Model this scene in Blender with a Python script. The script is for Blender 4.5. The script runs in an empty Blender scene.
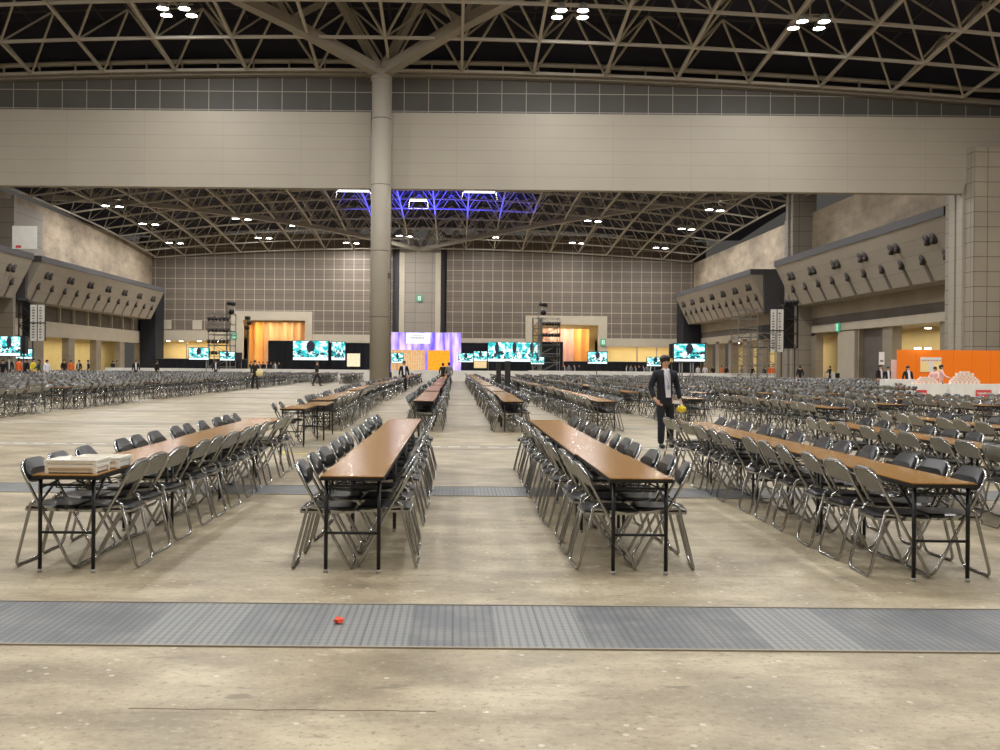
import bpy, bmesh, math, random
import numpy as np
from mathutils import Vector, Matrix
random.seed(7)
PI = math.pi
sc = bpy.context.scene
col = sc.collection
F = 940.0; CX = 455.0; HY = 365.0; HC = 1.5; ROLL = 0.0087

def P(px, py, z):
    """photo pixel + distance -> world point"""
    dx = px-CX; dy = HY+ROLL*dx-py
    return Vector((dx*z/F, z, dy*z/F+HC))
def X(px, z): return (px-CX)*z/F
def H(px, py, z): return P(px, py, z).z
def s2l(c):
    return tuple((v/12.92 if v <= .04045 else ((v+.055)/1.055)**2.4) for v in c)
def rgb(r, g, b): return s2l((r/255., g/255., b/255.))+(1.0,)

# ------------------------------------------------------------------ materials
class N:
    def __init__(s, name):
        s.m = bpy.data.materials.new(name); s.m.use_nodes = True
        s.t = s.m.node_tree; s.b = s.t.nodes['Principled BSDF']
    def n(s, typ, **k):
        x = s.t.nodes.new(typ)
        for a, v in k.items(): setattr(x, a, v)
        return x
    def l(s, a, b): s.t.links.new(a, b)
    def math(s, op, a, b=None):
        x = s.n('ShaderNodeMath', operation=op)
        for i, v in enumerate((a, b)):
            if v is None: continue
            if isinstance(v, (int, float)): x.inputs[i].default_value = v
            else: s.l(v, x.inputs[i])
        return x.outputs[0]
    def mix(s, f, a, b, mode='MIX'):
        x = s.n('ShaderNodeMix', data_type='RGBA', blend_type=mode)
        for i, v in ((0, f), (6, a), (7, b)):
            if isinstance(v, (int, float, tuple)): x.inputs[i].default_value = v
            else: s.l(v, x.inputs[i])
        return x.outputs[2]
    def noise(s, vec, scale, detail=3, rough=.5, dims='3D'):
        x = s.n('ShaderNodeTexNoise'); x.inputs['Scale'].default_value = scale
        x.inputs['Detail'].default_value = detail; x.inputs['Roughness'].default_value = rough
        if vec is not None: s.l(vec, x.inputs['Vector'])
        return x.outputs['Fac']
    def ramp(s, fac, stops):
        x = s.n('ShaderNodeValToRGB'); e = x.color_ramp.elements
        while len(e) < len(stops): e.new(.5)
        for i, (p, c) in enumerate(stops): e[i].position = p; e[i].color = c
        s.l(fac, x.inputs[0]); return x.outputs[0]
    def coord(s, which='Object'):
        return s.n('ShaderNodeTexCoord').outputs[which]
    def scaled(s, vec, sx, sy, sz):
        x = s.n('ShaderNodeMapping'); x.inputs['Scale'].default_value = (sx, sy, sz); s.l(vec, x.inputs[0]); return x.outputs[0]
    def sep(s, vec):
        x = s.n('ShaderNodeSeparateXYZ'); s.l(vec, x.inputs[0]); return x.outputs

def plain(name, c, rough=.6, metal=0., var=.08, scale=8., spec=None):
    q = N(name); b = q.b
    if var:
        f = q.noise(q.coord(), scale, 4)
        lo = tuple(max(0, v*(1-var)) for v in c[:3])+(1,); hi = tuple(min(1, v*(1+var)) for v in c[:3])+(1,)
        q.l(q.ramp(f, [(.3, lo), (.7, hi)]), b.inputs['Base Color'])
    else: b.inputs['Base Color'].default_value = c
    b.inputs['Roughness'].default_value = rough; b.inputs['Metallic'].default_value = metal
    if spec is not None: b.inputs['Specular IOR Level'].default_value = spec
    return q.m
def emis(name, c, strength):
    q = N(name); q.b.inputs['Base Color'].default_value = (0, 0, 0, 1)
    q.b.inputs['Emission Color'].default_value = c; q.b.inputs['Emission Strength'].default_value = strength
    return q.m
def line_mask(q, v, period, width, off=0.):
    """1 on lines every period"""
    a = q.math('ADD', v, off+1000*period)
    a = q.math('MODULO', a, period)
    a = q.math('SUBTRACT', a, period/2); a = q.math('ABSOLUTE', a)
    return q.math('GREATER_THAN', a, period/2-width/2)
def panel(name, c, lc, pu, ph, w, au=0, offu=0., offh=0., rough=.7, var=.12, mid=None, scale=.35):
    q = N(name); co = q.coord(); sp = q.sep(co)
    m = q.math('MAXIMUM', line_mask(q, sp[au], pu, w, offu), line_mask(q, sp[2], ph, w, offh))
    f = q.noise(q.scaled(co, 1, 1, 1), scale, 5, .6)
    lo = tuple(v*(1-var) for v in c[:3])+(1,); hi = tuple(v*(1+var) for v in c[:3])+(1,)
    base = q.ramp(f, [(.3, lo), (.7, hi)])
    if mid:
        m2 = line_mask(q, sp[2], ph/mid[0], mid[1], offh)
        base = q.mix(m2, base, mid[2])
    q.l(q.mix(m, base, lc), q.b.inputs['Base Color']); q.b.inputs['Roughness'].default_value = rough
    return q.m

def floor_mat():
    q = N('worn concrete'); co = q.coord(); sp = q.sep(co)
    a = q.noise(q.scaled(co, .9, 1.4, 1), 1.3, 8, .62)
    b_ = q.noise(co, .12, 3, .5)
    base = q.ramp(a, [(.34, rgb(128, 114, 88)), (.5, rgb(166, 151, 122)), (.66, rgb(200, 187, 156))])
    base = q.mix(q.math('MULTIPLY', b_, .5), base, rgb(140, 134, 122))
    # wear: long scuffs across the hall
    sc1 = q.noise(q.scaled(co, .7, 2.6, 1), 1.5, 8, .72)
    base = q.mix(q.ramp(sc1, [(.5, (0, 0, 0, 1)), (.7, (.75, .75, .75, 1))]), base, rgb(126, 113, 92))
    st = q.noise(q.scaled(co, 1.6, 2.4, 1), 2.1, 5, .65)
    base = q.mix(q.ramp(st, [(.66, (0, 0, 0, 1)), (.7, (.7, .7, .7, 1))]), base, rgb(198, 190, 170))
    sk = q.noise(q.scaled(co, 2.0, 3.0, 1), 1.7, 6, .7)
    base = q.mix(q.ramp(sk, [(.25, (.6, .6, .6, 1)), (.31, (0, 0, 0, 1))]), base, rgb(95, 87, 74))
    v = q.n('ShaderNodeTexVoronoi'); v.inputs['Scale'].default_value = 2.3; q.l(q.scaled(co, 1, 1.6, 1), v.inputs['Vector'])
    bn = q.noise(co, 9., 4, .7)
    base = q.mix(q.math('LESS_THAN', q.math('ADD', v.outputs['Distance'], q.math('MULTIPLY', bn, .5)), .27), base, rgb(214, 208, 190))
    fs = q.noise(q.scaled(co, 1, 1.3, 1), 24., 4, .75)
    base = q.mix(q.ramp(fs, [(.58, (0, 0, 0, 1)), (.7, (.5, .5, .5, 1))]), base, rgb(210, 200, 174))
    base = q.mix(q.ramp(fs, [(.34, (.7, .7, .7, 1)), (.45, (0, 0, 0, 1))]), base, rgb(104, 92, 72))
    v2 = q.n('ShaderNodeTexVoronoi'); v2.inputs['Scale'].default_value = 7.; q.l(co, v2.inputs['Vector'])
    base = q.mix(q.math('MULTIPLY', q.math('LESS_THAN', v2.outputs['Distance'], .1), .5), base, rgb(220, 214, 200))
    ds = q.noise(q.scaled(co, 1.5, 4.5, 1), 1.6, 3, .6)
    base = q.mix(q.ramp(ds, [(.66, (0, 0, 0, 1)), (.70, (.75, .75, .75, 1))]), base, rgb(112, 102, 84))
    q.l(base, q.b.inputs['Base Color'])
    q.l(q.ramp(q.noise(q.scaled(co, .5, 1.5, 1), .8, 4), [(.3, (.34,)*3+(1,)), (.75, (.52,)*3+(1,))]), q.b.inputs['Roughness'])
    bp = q.n('ShaderNodeBump'); bp.inputs['Strength'].default_value = .12; bp.inputs['Distance'].default_value = .02
    q.l(a, bp.inputs['Height']); q.l(bp.outputs[0], q.b.inputs['Normal'])
    return q.m
def grate_mat():
    q = N('galvanised chequer grating'); co = q.coord(); sp = q.sep(co)
    r = line_mask(q, sp[0], .045, .017)
    seam = line_mask(q, sp[0], .49, .006)
    cell = q.math('FLOOR', q.math('MULTIPLY', q.math('ADD', sp[0], 200.165), 1/.49))
    wn = q.n('ShaderNodeTexWhiteNoise', noise_dimensions='1D'); q.l(cell, wn.inputs['W'])
    base = q.ramp(wn.outputs['Value'], [(0, rgb(104, 107, 110)), (.8, rgb(122, 124, 125)), (1, rgb(142, 143, 141))])
    n = q.noise(co, 3., 5, .6)
    base = q.mix(q.ramp(n, [(.45, (0, 0, 0, 1)), (.7, (.6, .6, .6, 1))]), base, rgb(146, 144, 138))
    base = q.mix(q.math('MULTIPLY', r, .5), base, rgb(84, 86, 88))
    rows = line_mask(q, sp[1], .06, .012)
    base = q.mix(q.math('MULTIPLY', rows, .3), base, rgb(92, 94, 95))
    base = q.mix(q.math('MULTIPLY', seam, .7), base, rgb(66, 66, 66))
    q.l(base, q.b.inputs['Base Color'])
    q.b.inputs['Roughness'].default_value = .5; q.b.inputs['Metallic'].default_value = .35
    return q.m
def wood_mat():
    q = N('teak laminate'); co = q.coord()
    w = q.noise(q.scaled(co, 26, 1.6, 10), 1.4, 6, .6)
    n = q.noise(q.scaled(co, 5, .7, 1), 1.0, 3)
    base = q.ramp(w, [(.25, rgb(124, 84, 24)), (.5, rgb(150, 104, 34)), (.8, rgb(164, 120, 46))])
    base = q.mix(q.math('MULTIPLY', n, .25), base, rgb(140, 96, 34))
    q.l(base, q.b.inputs['Base Color']); q.b.inputs['Roughness'].default_value = .22; q.b.inputs['Specular IOR Level'].default_value = .4
    return q.m
def concrete(name, a, b, scale=.25):
    q = N(name); co = q.coord(); sp = q.sep(co)
    f = q.noise(q.scaled(co, 1, 1, 2.2), scale, 7, .65)
    base = q.ramp(f, [(.3, a), (.7, b)])
    m = q.math('MAXIMUM', line_mask(q, sp[1], 3.6, .06), line_mask(q, sp[2], 2.4, .05))
    base = q.mix(q.math('MULTIPLY', m, .35), base, tuple(v*.5 for v in a[:3])+(1,))
    q.l(base, q.b.inputs['Base Color']); q.b.inputs['Roughness'].default_value = .75
    return q.m
def screen_mat(name, reps, strength=2.2, seed=0., dark=True):
    """teal and white broadcast picture, laid out on the screen's own generated coordinates"""
    q = N(name); co = q.coord('Generated'); sp = q.sep(co)
    u = q.math('MODULO', q.math('MULTIPLY', sp[0], reps*.999), 1.0); v = sp[2]
    cmb = q.n('ShaderNodeCombineXYZ'); q.l(q.math('MULTIPLY', sp[0], reps*2.2), cmb.inputs[0]); q.l(q.math('MULTIPLY', v, 2.1), cmb.inputs[1]); cmb.inputs[2].default_value = seed
    n = q.noise(cmb.outputs[0], 1.9, 3, .6)
    base = q.ramp(n, [(.40, rgb(20, 150, 160)), (.48, rgb(70, 215, 215)), (.54, rgb(225, 250, 248)), (.66, rgb(240, 252, 250))])
    n2 = q.noise(cmb.outputs[0], 3.7, 3, .6)
    lowmask = q.math('MULTIPLY', q.math('LESS_THAN', v, .55), q.math('GREATER_THAN', n2, .52))
    base = q.mix(lowmask, base, rgb(14, 34, 44))
    if dark:
        du = q.math('MULTIPLY', q.math('SUBTRACT', u, .5), 1.0); dv = q.math('MULTIPLY', q.math('SUBTRACT', v, .72), .42)
        d = q.math('SQRT', q.math('ADD', q.math('POWER', q.math('ABSOLUTE', du), 2.), q.math('POWER', q.math('ABSOLUTE', dv), 2.)))
        base = q.mix(q.math('LESS_THAN', d, .12), base, rgb(28, 30, 44))
    base = q.mix(q.math('LESS_THAN', v, .13), base, rgb(235, 250, 255))
    q.l(base, q.b.inputs['Emission Color']); q.b.inputs['Emission Strength'].default_value = strength
    q.b.inputs['Base Color'].default_value = (.01, .01, .01, 1); q.b.inputs['Roughness'].default_value = .3
    return q.m

M = {}
M['trench'] = plain('concrete trench cover', rgb(150, 141, 124), .6, 0, .12, .7); M['floor'] = floor_mat(); M['grate'] = grate_mat(); M['wood'] = wood_mat()
M['steel'] = plain('nickel plated tube', rgb(172, 172, 170), .2, 1., .05)
M['backplate'] = plain('grey painted steel', rgb(132, 130, 122), .38, .35, .05)
M['vinyl'] = plain('black vinyl', rgb(17, 17, 20), .3, 0, .15)
M['blackmetal'] = plain('black painted steel', rgb(22, 22, 24), .4, .2, .1)
M['edge'] = plain('black edge band', rgb(24, 22, 21), .5)
M['rubber'] = plain('grey rubber foot', rgb(160, 160, 155), .7)
M['tray'] = plain('off white plastic', rgb(244, 240, 230), .45, 0, .02)
M['beam'] = None
def beam_mat():
    q = N('painted steel cladding'); co = q.coord(); sp = q.sep(co)
    f = q.noise(q.scaled(co, .3, 1, .2), .6, 4)
    base = q.ramp(f, [(.3, rgb(160, 152, 138)), (.7, rgb(167, 159, 144))])
    m = q.math('MULTIPLY', line_mask(q, sp[2], 1.03, .04), .45)
    base = q.mix(m, base, rgb(120, 113, 100))
    m = q.math('MULTIPLY', line_mask(q, sp[0], 6.2, .04), .25)
    base = q.mix(m, base, rgb(110, 104, 92))
    q.l(base, q.b.inputs['Base Color']); q.b.inputs['Roughness'].default_value = .55
    return q.m
M['beam'] = beam_mat()
M['pillar'] = plain('painted round pillar', rgb(182, 174, 160), .5, 0, .03, 1.)
M['uppergrid'] = panel('dark upper wall panels', rgb(88, 85, 80), rgb(176, 170, 158), 1.99, 1.5, .06, 0, .35, .35, .6, .1)
M['fargrid'] = panel('brown wall panels', rgb(104, 93, 82), rgb(176, 166, 148), 1.9, 1.98, .085, 0, .5, .2, .6, .12, (2, .07, rgb(78, 69, 60)), .12)
M['tower'] = panel('concrete tower panels', rgb(142, 134, 122), rgb(92, 86, 78), 3.2, 1.9, .06, 0, .9, 0, .7, .06)
M['tile'] = panel('large pillar tiles', rgb(160, 150, 134), rgb(92, 84, 74), 1.04, 1.17, .05, 0, .3, .2, .6, .09)
M['tileside'] = panel('large pillar tiles side', rgb(150, 141, 127), rgb(92, 84, 74), 1.5, 1.17, .05, 1, .3, .2, .6, .09)
M['conc'] = concrete('board marked concrete', rgb(122, 110, 94), rgb(178, 160, 136))
M['conc2'] = concrete('lower concrete', rgb(128, 118, 102), rgb(154, 142, 124), .2)
M['conc_dark'] = concrete('dark panel band', rgb(84, 78, 72), rgb(104, 96, 88), .2)
M['lintel'] = plain('pale lintel band', rgb(176, 166, 148), .7, 0, .06, .4)
M['duct'] = plain('cladding of the air housings', rgb(148, 140, 128), .55, 0, .04, .5)
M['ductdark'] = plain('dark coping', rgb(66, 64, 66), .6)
M['nozzle'] = plain('nozzle', rgb(58, 52, 48), .6)  # dark tone also stands in for the shade inside the round holes
M['groove'] = plain('groove', rgb(96, 89, 80), .7)
M['deck'] = plain('roof deck', rgb(50, 50, 64), .8, 0, .2, .2)
M['truss'] = plain('truss tube', rgb(178, 171, 158), .5, .0, .06, .5)
M['girder'] = plain('girder box', rgb(152, 145, 133), .55, 0, .06, .4)
M['purlin'] = plain('purlin', rgb(70, 68, 70), .6)
M['yellow'] = plain('cream lobby wall', rgb(226, 206, 150), .7, 0, .05, .5)
M['black'] = plain('black drape', rgb(17, 18, 26), .85, 0, .2, 1.)
M['blackbox'] = plain('black cabinet', rgb(14, 14, 16), .5)
M['white'] = plain('white cloth', rgb(230, 228, 222), .75, 0, .04, 2.)
M['orange'] = plain('orange booth panel', rgb(255, 130, 6), .6, 0, .02, 1.)
M['alu'] = plain('aluminium truss', rgb(130, 128, 124), .4, .5)
M['darktruss'] = plain('dark truss', rgb(40, 38, 38), .5)
M['skin'] = plain('skin', rgb(205, 158, 128), .55, 0, .04)
M['hair'] = plain('black hair', rgb(20, 17, 16), .5)
M['navy'] = plain('navy suit', rgb(22, 24, 36), .8, 0, .1)
M['suit'] = plain('black suit', rgb(18, 18, 20), .8, 0, .1)
M['shirt'] = plain('white shirt', rgb(226, 224, 232), .7, 0, .03)
M['shoe'] = plain('black leather', rgb(14, 13, 13), .35)
M['oshirt'] = plain('orange shirt', rgb(236, 110, 50), .7)
M['yshirt'] = plain('yellow shirt', rgb(225, 205, 50), .7)
M['green'] = plain('dark green cloth', rgb(24, 60, 48), .7)
M['pink'] = plain('pink shirt', rgb(236, 190, 186), .7)
M['grey'] = plain('grey cloth', rgb(120, 116, 116), .7)
M['jeans'] = plain('blue trousers', rgb(46, 66, 110), .8)
M['lamp'] = emis('lamp glow', (1, .98, .93, 1), 22.)
M['housing'] = plain('lamp housing', rgb(170, 168, 160), .4, .3)
M['red'] = plain('red sign', rgb(206, 62, 66), .6, 0, .02)
M['ink'] = plain('sign ink', rgb(110, 110, 115), .7)
M['exit'] = emis('exit sign glow', rgb(70, 190, 140), .6)
M['exitw'] = emis('exit sign white', rgb(225, 245, 235), .8)

# ------------------------------------------------------------------ mesh helpers
class MB:
    def __init__(s): s.v = []; s.f = []; s.mi = []; s.k = 0; s.sm = []
    def mat(s, k): s.k = k; return s
    def add(s, vs, fs, smooth=False):
        o = len(s.v); s.v += [tuple(v) for v in vs]
        for f in fs: s.f.append(tuple(i+o for i in f)); s.mi.append(s.k); s.sm.append(smooth)
    def box(s, x0, x1, y0, y1, z0, z1):
        s.add([(x0,y0,z0),(x1,y0,z0),(x1,y1,z0),(x0,y1,z0),(x0,y0,z1),(x1,y0,z1),(x1,y1,z1),(x0,y1,z1)],
              [(0,3,2,1),(4,5,6,7),(0,1,5,4),(1,2,6,5),(2,3,7,6),(3,0,4,7)]); return s
    def tube(s, pts, r, n=8, closed=False, cap=True, smooth=True):
        pts = [Vector(p) for p in pts]; m = len(pts); vs = []; prev = None
        rs = r if isinstance(r, (list, tuple)) else [r]*m
        for i, p in enumerate(pts):
            a = pts[(i-1) % m] if (closed or i > 0) else p
            b = pts[(i+1) % m] if (closed or i < m-1) else p
            t = (b-a).normalized()
            if prev is None:
                up = Vector((0, 0, 1)) if abs(t.z) < .9 else Vector((1, 0, 0))
                u = t.cross(up).normalized()
            else:
                u = prev - t*prev.dot(t)
                u = u.normalized() if u.length > 1e-6 else t.orthogonal().normalized()
            prev = u; w = t.cross(u)
            for k in range(n):
                an = 2*PI*(k+.5)/n; vs.append(p+(u*math.cos(an)+w*math.sin(an))*rs[i])
        fs = []
        for i in range(m if closed else m-1):
            j = (i+1) % m
            for k in range(n):
                k2 = (k+1) % n; fs.append((i*n+k, i*n+k2, j*n+k2, j*n+k))
        if cap and not closed:
            fs.append(tuple(range(n-1, -1, -1))); fs.append(tuple((m-1)*n+k for k in range(n)))
        s.add(vs, fs, smooth); return s
    def bar(s, a, b, w, n=4): return s.tube([a, b], w, n, smooth=False)
    def prism(s, poly, off):
        """poly: 3D ring; off: extrusion vector"""
        n = len(poly); off = Vector(off); p = [Vector(v) for v in poly]; q = [v+off for v in p]
        s.add(p+q, [tuple(range(n-1, -1, -1)), tuple(range(n, 2*n))]+[(i, (i+1) % n, n+(i+1) % n, n+i) for i in range(n)]); return s
    def ball(s, c, r, n=10, m=7):
        rx, ry, rz = r if isinstance(r, tuple) else (r, r, r); vs = []; fs = []
        for j in range(m+1):
            th = PI*j/m
            for k in range(n):
                a = 2*PI*k/n; vs.append((c[0]+rx*math.sin(th)*math.cos(a), c[1]+ry*math.sin(th)*math.sin(a), c[2]+rz*math.cos(th)))
        for j in range(m):
            for k in range(n): fs.append((j*n+k, (j+1)*n+k, (j+1)*n+(k+1) % n, j*n+(k+1) % n))
        s.add(vs, fs, True); return s
    def mesh(s, name, mats):
        me = bpy.data.meshes.new(name); me.from_pydata(s.v, [], s.f)
        for m in (mats if isinstance(mats, (list, tuple)) else [mats]): me.materials.append(m)
        me.polygons.foreach_set('material_index', s.mi); me.polygons.foreach_set('use_smooth', s.sm)
        me.update(); return me
    def build(s, name, mats, parent=None, loc=None):
        o = bpy.data.objects.new(name, s.mesh(name, mats)); col.objects.link(o)
        if parent: o.parent = parent
        if loc: o.location = loc
        return o
def tag(o, label=None, cat=None, group=None, kind=None):
    if label: o['label'] = label
    if cat: o['category'] = cat
    if group: o['group'] = group
    if kind: o['kind'] = kind
    return o
def struct(o): o['kind'] = 'structure'; return o
def empty(name, loc=(0, 0, 0), rz=0., label=None, cat=None, group=None):
    o = bpy.data.objects.new(name, None); col.objects.link(o); o.location = loc; o.rotation_euler = (0, 0, rz)
    return tag(o, label, cat, group)
KIDS = {}
def copy_tree(o, loc=None, rz=None, label=None, group=None):
    c = o.copy(); col.objects.link(c)
    if loc is not None: c.location = loc
    if rz is not None: c.rotation_euler = (0, 0, rz)
    if label: c['label'] = label
    if group: c['group'] = group
    def rec(a, b):
        for ch in KIDS.get(a.name) or list(a.children):
            d = ch.copy(); col.objects.link(d); d.parent = b; rec(ch, d)
    rec(o, c)
    return c
def cache_kids(o):
    KIDS[o.name] = list(o.children)
    for c in o.children: cache_kids(c)

# ------------------------------------------------------------------ dimensions of the place
KL, KR = 1.141, 1.112
XL, XR = -51.0*KL, 41.0*KR
YB, YF = 75.0, 180.0            # cross beam, far wall
def Hfar(x, y):
    cx = max(-1, min(1, (x+6)/52.)); cy = max(-1, min(1, (y-128.5)/51.5))
    return 21.3+2.1*(1-cx*cx)+2.1*(1-cy*cy)+2.2*(1-cx*cx)*(1-cy*cy)
def Hnear(x, y):
    cx = max(-1, min(1, (x+8)/52.)); cy = max(-1, min(1, (y-32)/43.))
    return 23.1+2.0*(1-cx*cx)+2.3*(1-cy*cy)+1.6*(1-cx*cx)*(1-cy*cy)

# floor
struct(MB().box(XL-12, XR+12, -14, YF+12, -.3, 0).build('floor', M['floor']))
n_tr = 1
for k in range(12):
    y0 = 4.97+5.88*k
    if k == 0: a, b = 4.97, 5.86
    elif k == 1: a, b = 10.75, 11.55
    else: a, b = y0, y0+.82
    o = MB().box(XL, XR, a, b, -.02, .004+.0005*k).build('trim_%d' % n_tr, M['grate'] if k < 2 else M['trench']); struct(o); n_tr += 1
# steel angle edges of the first two trenches
for (a, b) in ((4.97, 5.86), (10.75, 11.55)):
    for y in (a, b):
        struct(MB().box(XL, XR, y-.008, y+.008, -.02, .009).build('trim_%d' % n_tr, M['trench'])); n_tr += 1
struct(MB().tube([(-1.40+.07*i, 4.07+.004*math.sin(i*1.3)+.003*math.sin(i*2.9), -.001) for i in range(20)], .0035, 5).build('floor_crack', plain('crack', rgb(116, 103, 84), .8)))
# white dashed tape line across the hall
mb = MB()
for i in range(-60, 70):
    mb.box(i*.36-.11, i*.36+.11, 17.12, 17.17, 0, .009)
struct(mb.build('floor_marking', M['white']))
M['tapey'] = plain('yellow tape', rgb(216, 196, 90), .6)
tag(MB().box(-2.9, -2.35, 15.6, 15.66, 0, .007).box(-2.9, -2.84, 15.6, 16.2, 0, .007).build('tape_mark', M['tapey']), 'small yellow L-shaped tape mark on the floor by the first table row gap', 'floor tape')

# ------------------------------------------------------------------ cross beam, pillar, wall over the beam
PX = X(379, 74.2)
def beam_poly(pts, name, y0, y1):
    n = len(pts); ring = [Vector((p.x, y0, p.z)) for p in pts]
    return struct(MB().prism(ring, (0, y1-y0, 0)).build(name, M['beam']))
zt, zb = 21.5, 15.45
beam_poly([Vector((XL-10, 0, zb)), Vector((X(369.3, 75), 0, zb)), Vector((X(369.3, 75), 0, zt)), Vector((XL-10, 0, zt))], 'lintel_beam_left', 74.6, 75.4)
xe = 40.2
beam_poly([Vector((X(389.2, 75), 0, zb)), Vector((40.1, 0, zb)), Vector((41.5, 0, 18.95)), Vector((XR+12, 0, 18.95)), Vector((XR+12, 0, zt)), Vector((X(389.2, 75), 0, zt))], 'lintel_beam_right', 74.6, 75.4)
mb = MB()
for i in range(36):
    xa, xb2 = XL-10+i*3.6, XL-6.4+i*3.6
    mb.prism([(xa, 76.6, zt-.8), (xb2, 76.6, zt-.8), (xb2, 76.6, Hnear(xb2, 75)), (xa, 76.6, Hnear(xa, 75))], (0, .3, 0))
struct(mb.build('wall_over_beam', M['uppergrid']))
mb = MB()
for i in range(36):
    xa, xb2 = XL-10+i*3.6, XL-6.4+i*3.6
    mb.prism([(xa, 77.0, Hnear(xa, 75)-.5), (xb2, 77.0, Hnear(xb2, 75)-.5), (xb2, 77.0, Hnear(xb2, 75)+7), (xa, 77.0, Hnear(xa, 75)+7)], (0, .2, 0))
struct(mb.build('wall_gable', M['deck']))
mb = MB()
for i in range(30):
    xa, xb2 = XL-2+i*3.6, XL-2+(i+1)*3.6; ha, hb = Hnear(xa, 75)-.25, Hnear(xb2, 75)-.25
    mb.prism([(xa, 75.9, ha), (xb2, 75.9, hb), (xb2, 75.9, hb+.4), (xa, 75.9, ha+.4)], (0, .9, 0))
struct(mb.build('trim_%d' % n_tr, M['girder'])); n_tr += 1
# round pillar
root = empty('round_pillar', (PX, 74.2, 0), 0, 'tall round beige pillar rising from the floor through the gap in the cross beam', 'pillar')
R = .74
MB().tube([(0, 0, 0), (0, 0, 24.6)], R, 48).build('shaft', M['pillar'], root)
mb = MB()
for h in (5.2, 10.4, 15.6, 20.8): mb.tube([(0, 0, h), (0, 0, h+.05)], R+.012, 48)
mb.build('seam_ring', M['groove'], root)
MB().tube([(0, 0, 23.9), (0, 0, 24.2)], R+.1, 40).tube([(0, 0, 24.7), (0, 0, 24.4)], R+.16, 40).build('collar', M['girder'], root)
MB().tube([(R+.02, .1, 0), (R+.02, .1, 24)], .06, 8).build('conduit', M['pillar'], root)
MB().tube([(R+.10, .25, 0), (R+.10, .25, 15.4)], .04, 8).build('cable', M['groove'], root)
MB().box(R-.1, R+.16, -.35, -.1, 8.3, 8.7).build('junction_box', M['groove'], root)
# tiled pier carrying the beam on the right
root = empty('tiled_pier', (46, 75.7, 0), 0, 'massive tiled pier under the right end of the cross beam', 'pillar')
MB().box(-5.5, 5, -2.2, 2.0, 0, 18.9).build('tiled_front', M['tile'], root)
mb = MB().mat(1).box(-5.56, -5.5, -2.2, 2.0, 0, 18.9); mb.mat(0)
for a in (-.9, .25): mb.box(-5.75, -5.5, a, a+.85, 0, 16.2)
mb.build('side_pilaster', [M['beam'], M['tileside']], root)
# mirrored pier left (out of frame but carries the beam)
struct(MB().box(XL-10, XL+.2, 73.5, 77.7, 0, 19).build('wall_pier_left', M['tile']))

# ------------------------------------------------------------------ roof
def deck(name, y0, y1, Hf, dz):
    mb = MB(); nx, ny = 16, 12
    xs = [XL-9+(XR-XL+18)*i/nx for i in range(nx+1)]; ys = [y0+(y1-y0)*j/ny for j in range(ny+1)]
    vs = [(x, y, Hf(x, y)+dz) for y in ys for x in xs]+[(x, y, Hf(x, y)+dz+.4) for y in ys for x in xs]
    o = (nx+1)*(ny+1); fs = []
    for j in range(ny):
        for i in range(nx):
            a = j*(nx+1)+i; fs.append((a, a+nx+1, a+nx+2, a+1)); fs.append((a+o, a+1+o, a+nx+2+o, a+nx+1+o))
    mb.add(vs, fs); mb.build(name, M['deck']).__setitem__('kind', 'structure')
deck('ceiling_far', 77.2, YF+1, Hfar, 4.6)
deck('ceiling_near', -14, 77.2, Hnear, 4.8)
def frame(name, x0, nx, dx, y0, ny, dy, Hf, dep, r, rw):
    mb = MB(); lo = {}; up = {}
    for i in range(nx+1):
        for j in range(ny+1):
            x = x0+i*dx; y = y0+j*dy; lo[i, j] = Vector((x, y, Hf(x, y)))
            if i < nx and j < ny:
                xx = x+dx/2; yy = y+dy/2; up[i, j] = Vector((xx, yy, Hf(xx, yy)+dep))
    for (i, j), p in lo.items():
        if (i+1, j) in lo: mb.bar(p, lo[i+1, j], r)
        if (i, j+1) in lo: mb.bar(p, lo[i, j+1], r)
    mb.mat(1)
    for (i, j), p in up.items():
        if (i+1, j) in up: mb.bar(p, up[i+1, j], r*.65)
        if (i, j+1) in up: mb.bar(p, up[i, j+1], r*.65)
        for q in ((i, j), (i+1, j), (i, j+1), (i+1, j+1)): mb.mat(0).bar(p, lo[q], rw); 
        mb.mat(1)
    # purlins over the top chords
    for i in range(nx):
        for k in (0, .5):
            pts = [Vector((x0+(i+k)*dx, y0+j*dy, Hf(x0+(i+k)*dx, y0+j*dy)+dep+.5)) for j in range(ny+1)]
            if k == 0: [mb.bar(a, b, .10) for a, b in zip(pts, pts[1:])]
    struct(mb.build(name, [M['truss'], M['purlin']]))
NX0 = X(99, 75)-5.75*6
frame('ceiling_frame_near', NX0, 18, 5.75, 75.4-5.2*9, 9, 5.2, Hnear, 3.6, .15, .1)
frame('ceiling_frame_far', XL+1.2, 19, 5.35, 79, 15, 6.65, Hfar, 3.2, .16, .075)
# wind pipes and hangers along the beam wall
struct(MB().tube([(x, 75.9, Hnear(x, 75)+.85) for x in range(-60, 54, 6)], .2, 8).build('trim_%d' % n_tr, M['truss'])); n_tr += 1
mb = MB()
for x in np.arange(-48, 40, 2.87): mb.box(x-.06, x+.06, 75.6, 75.8, Hnear(x, 75)-.1, Hnear(x, 75)+.85)
struct(mb.build('trim_%d' % n_tr, M['truss'])); n_tr += 1

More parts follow.
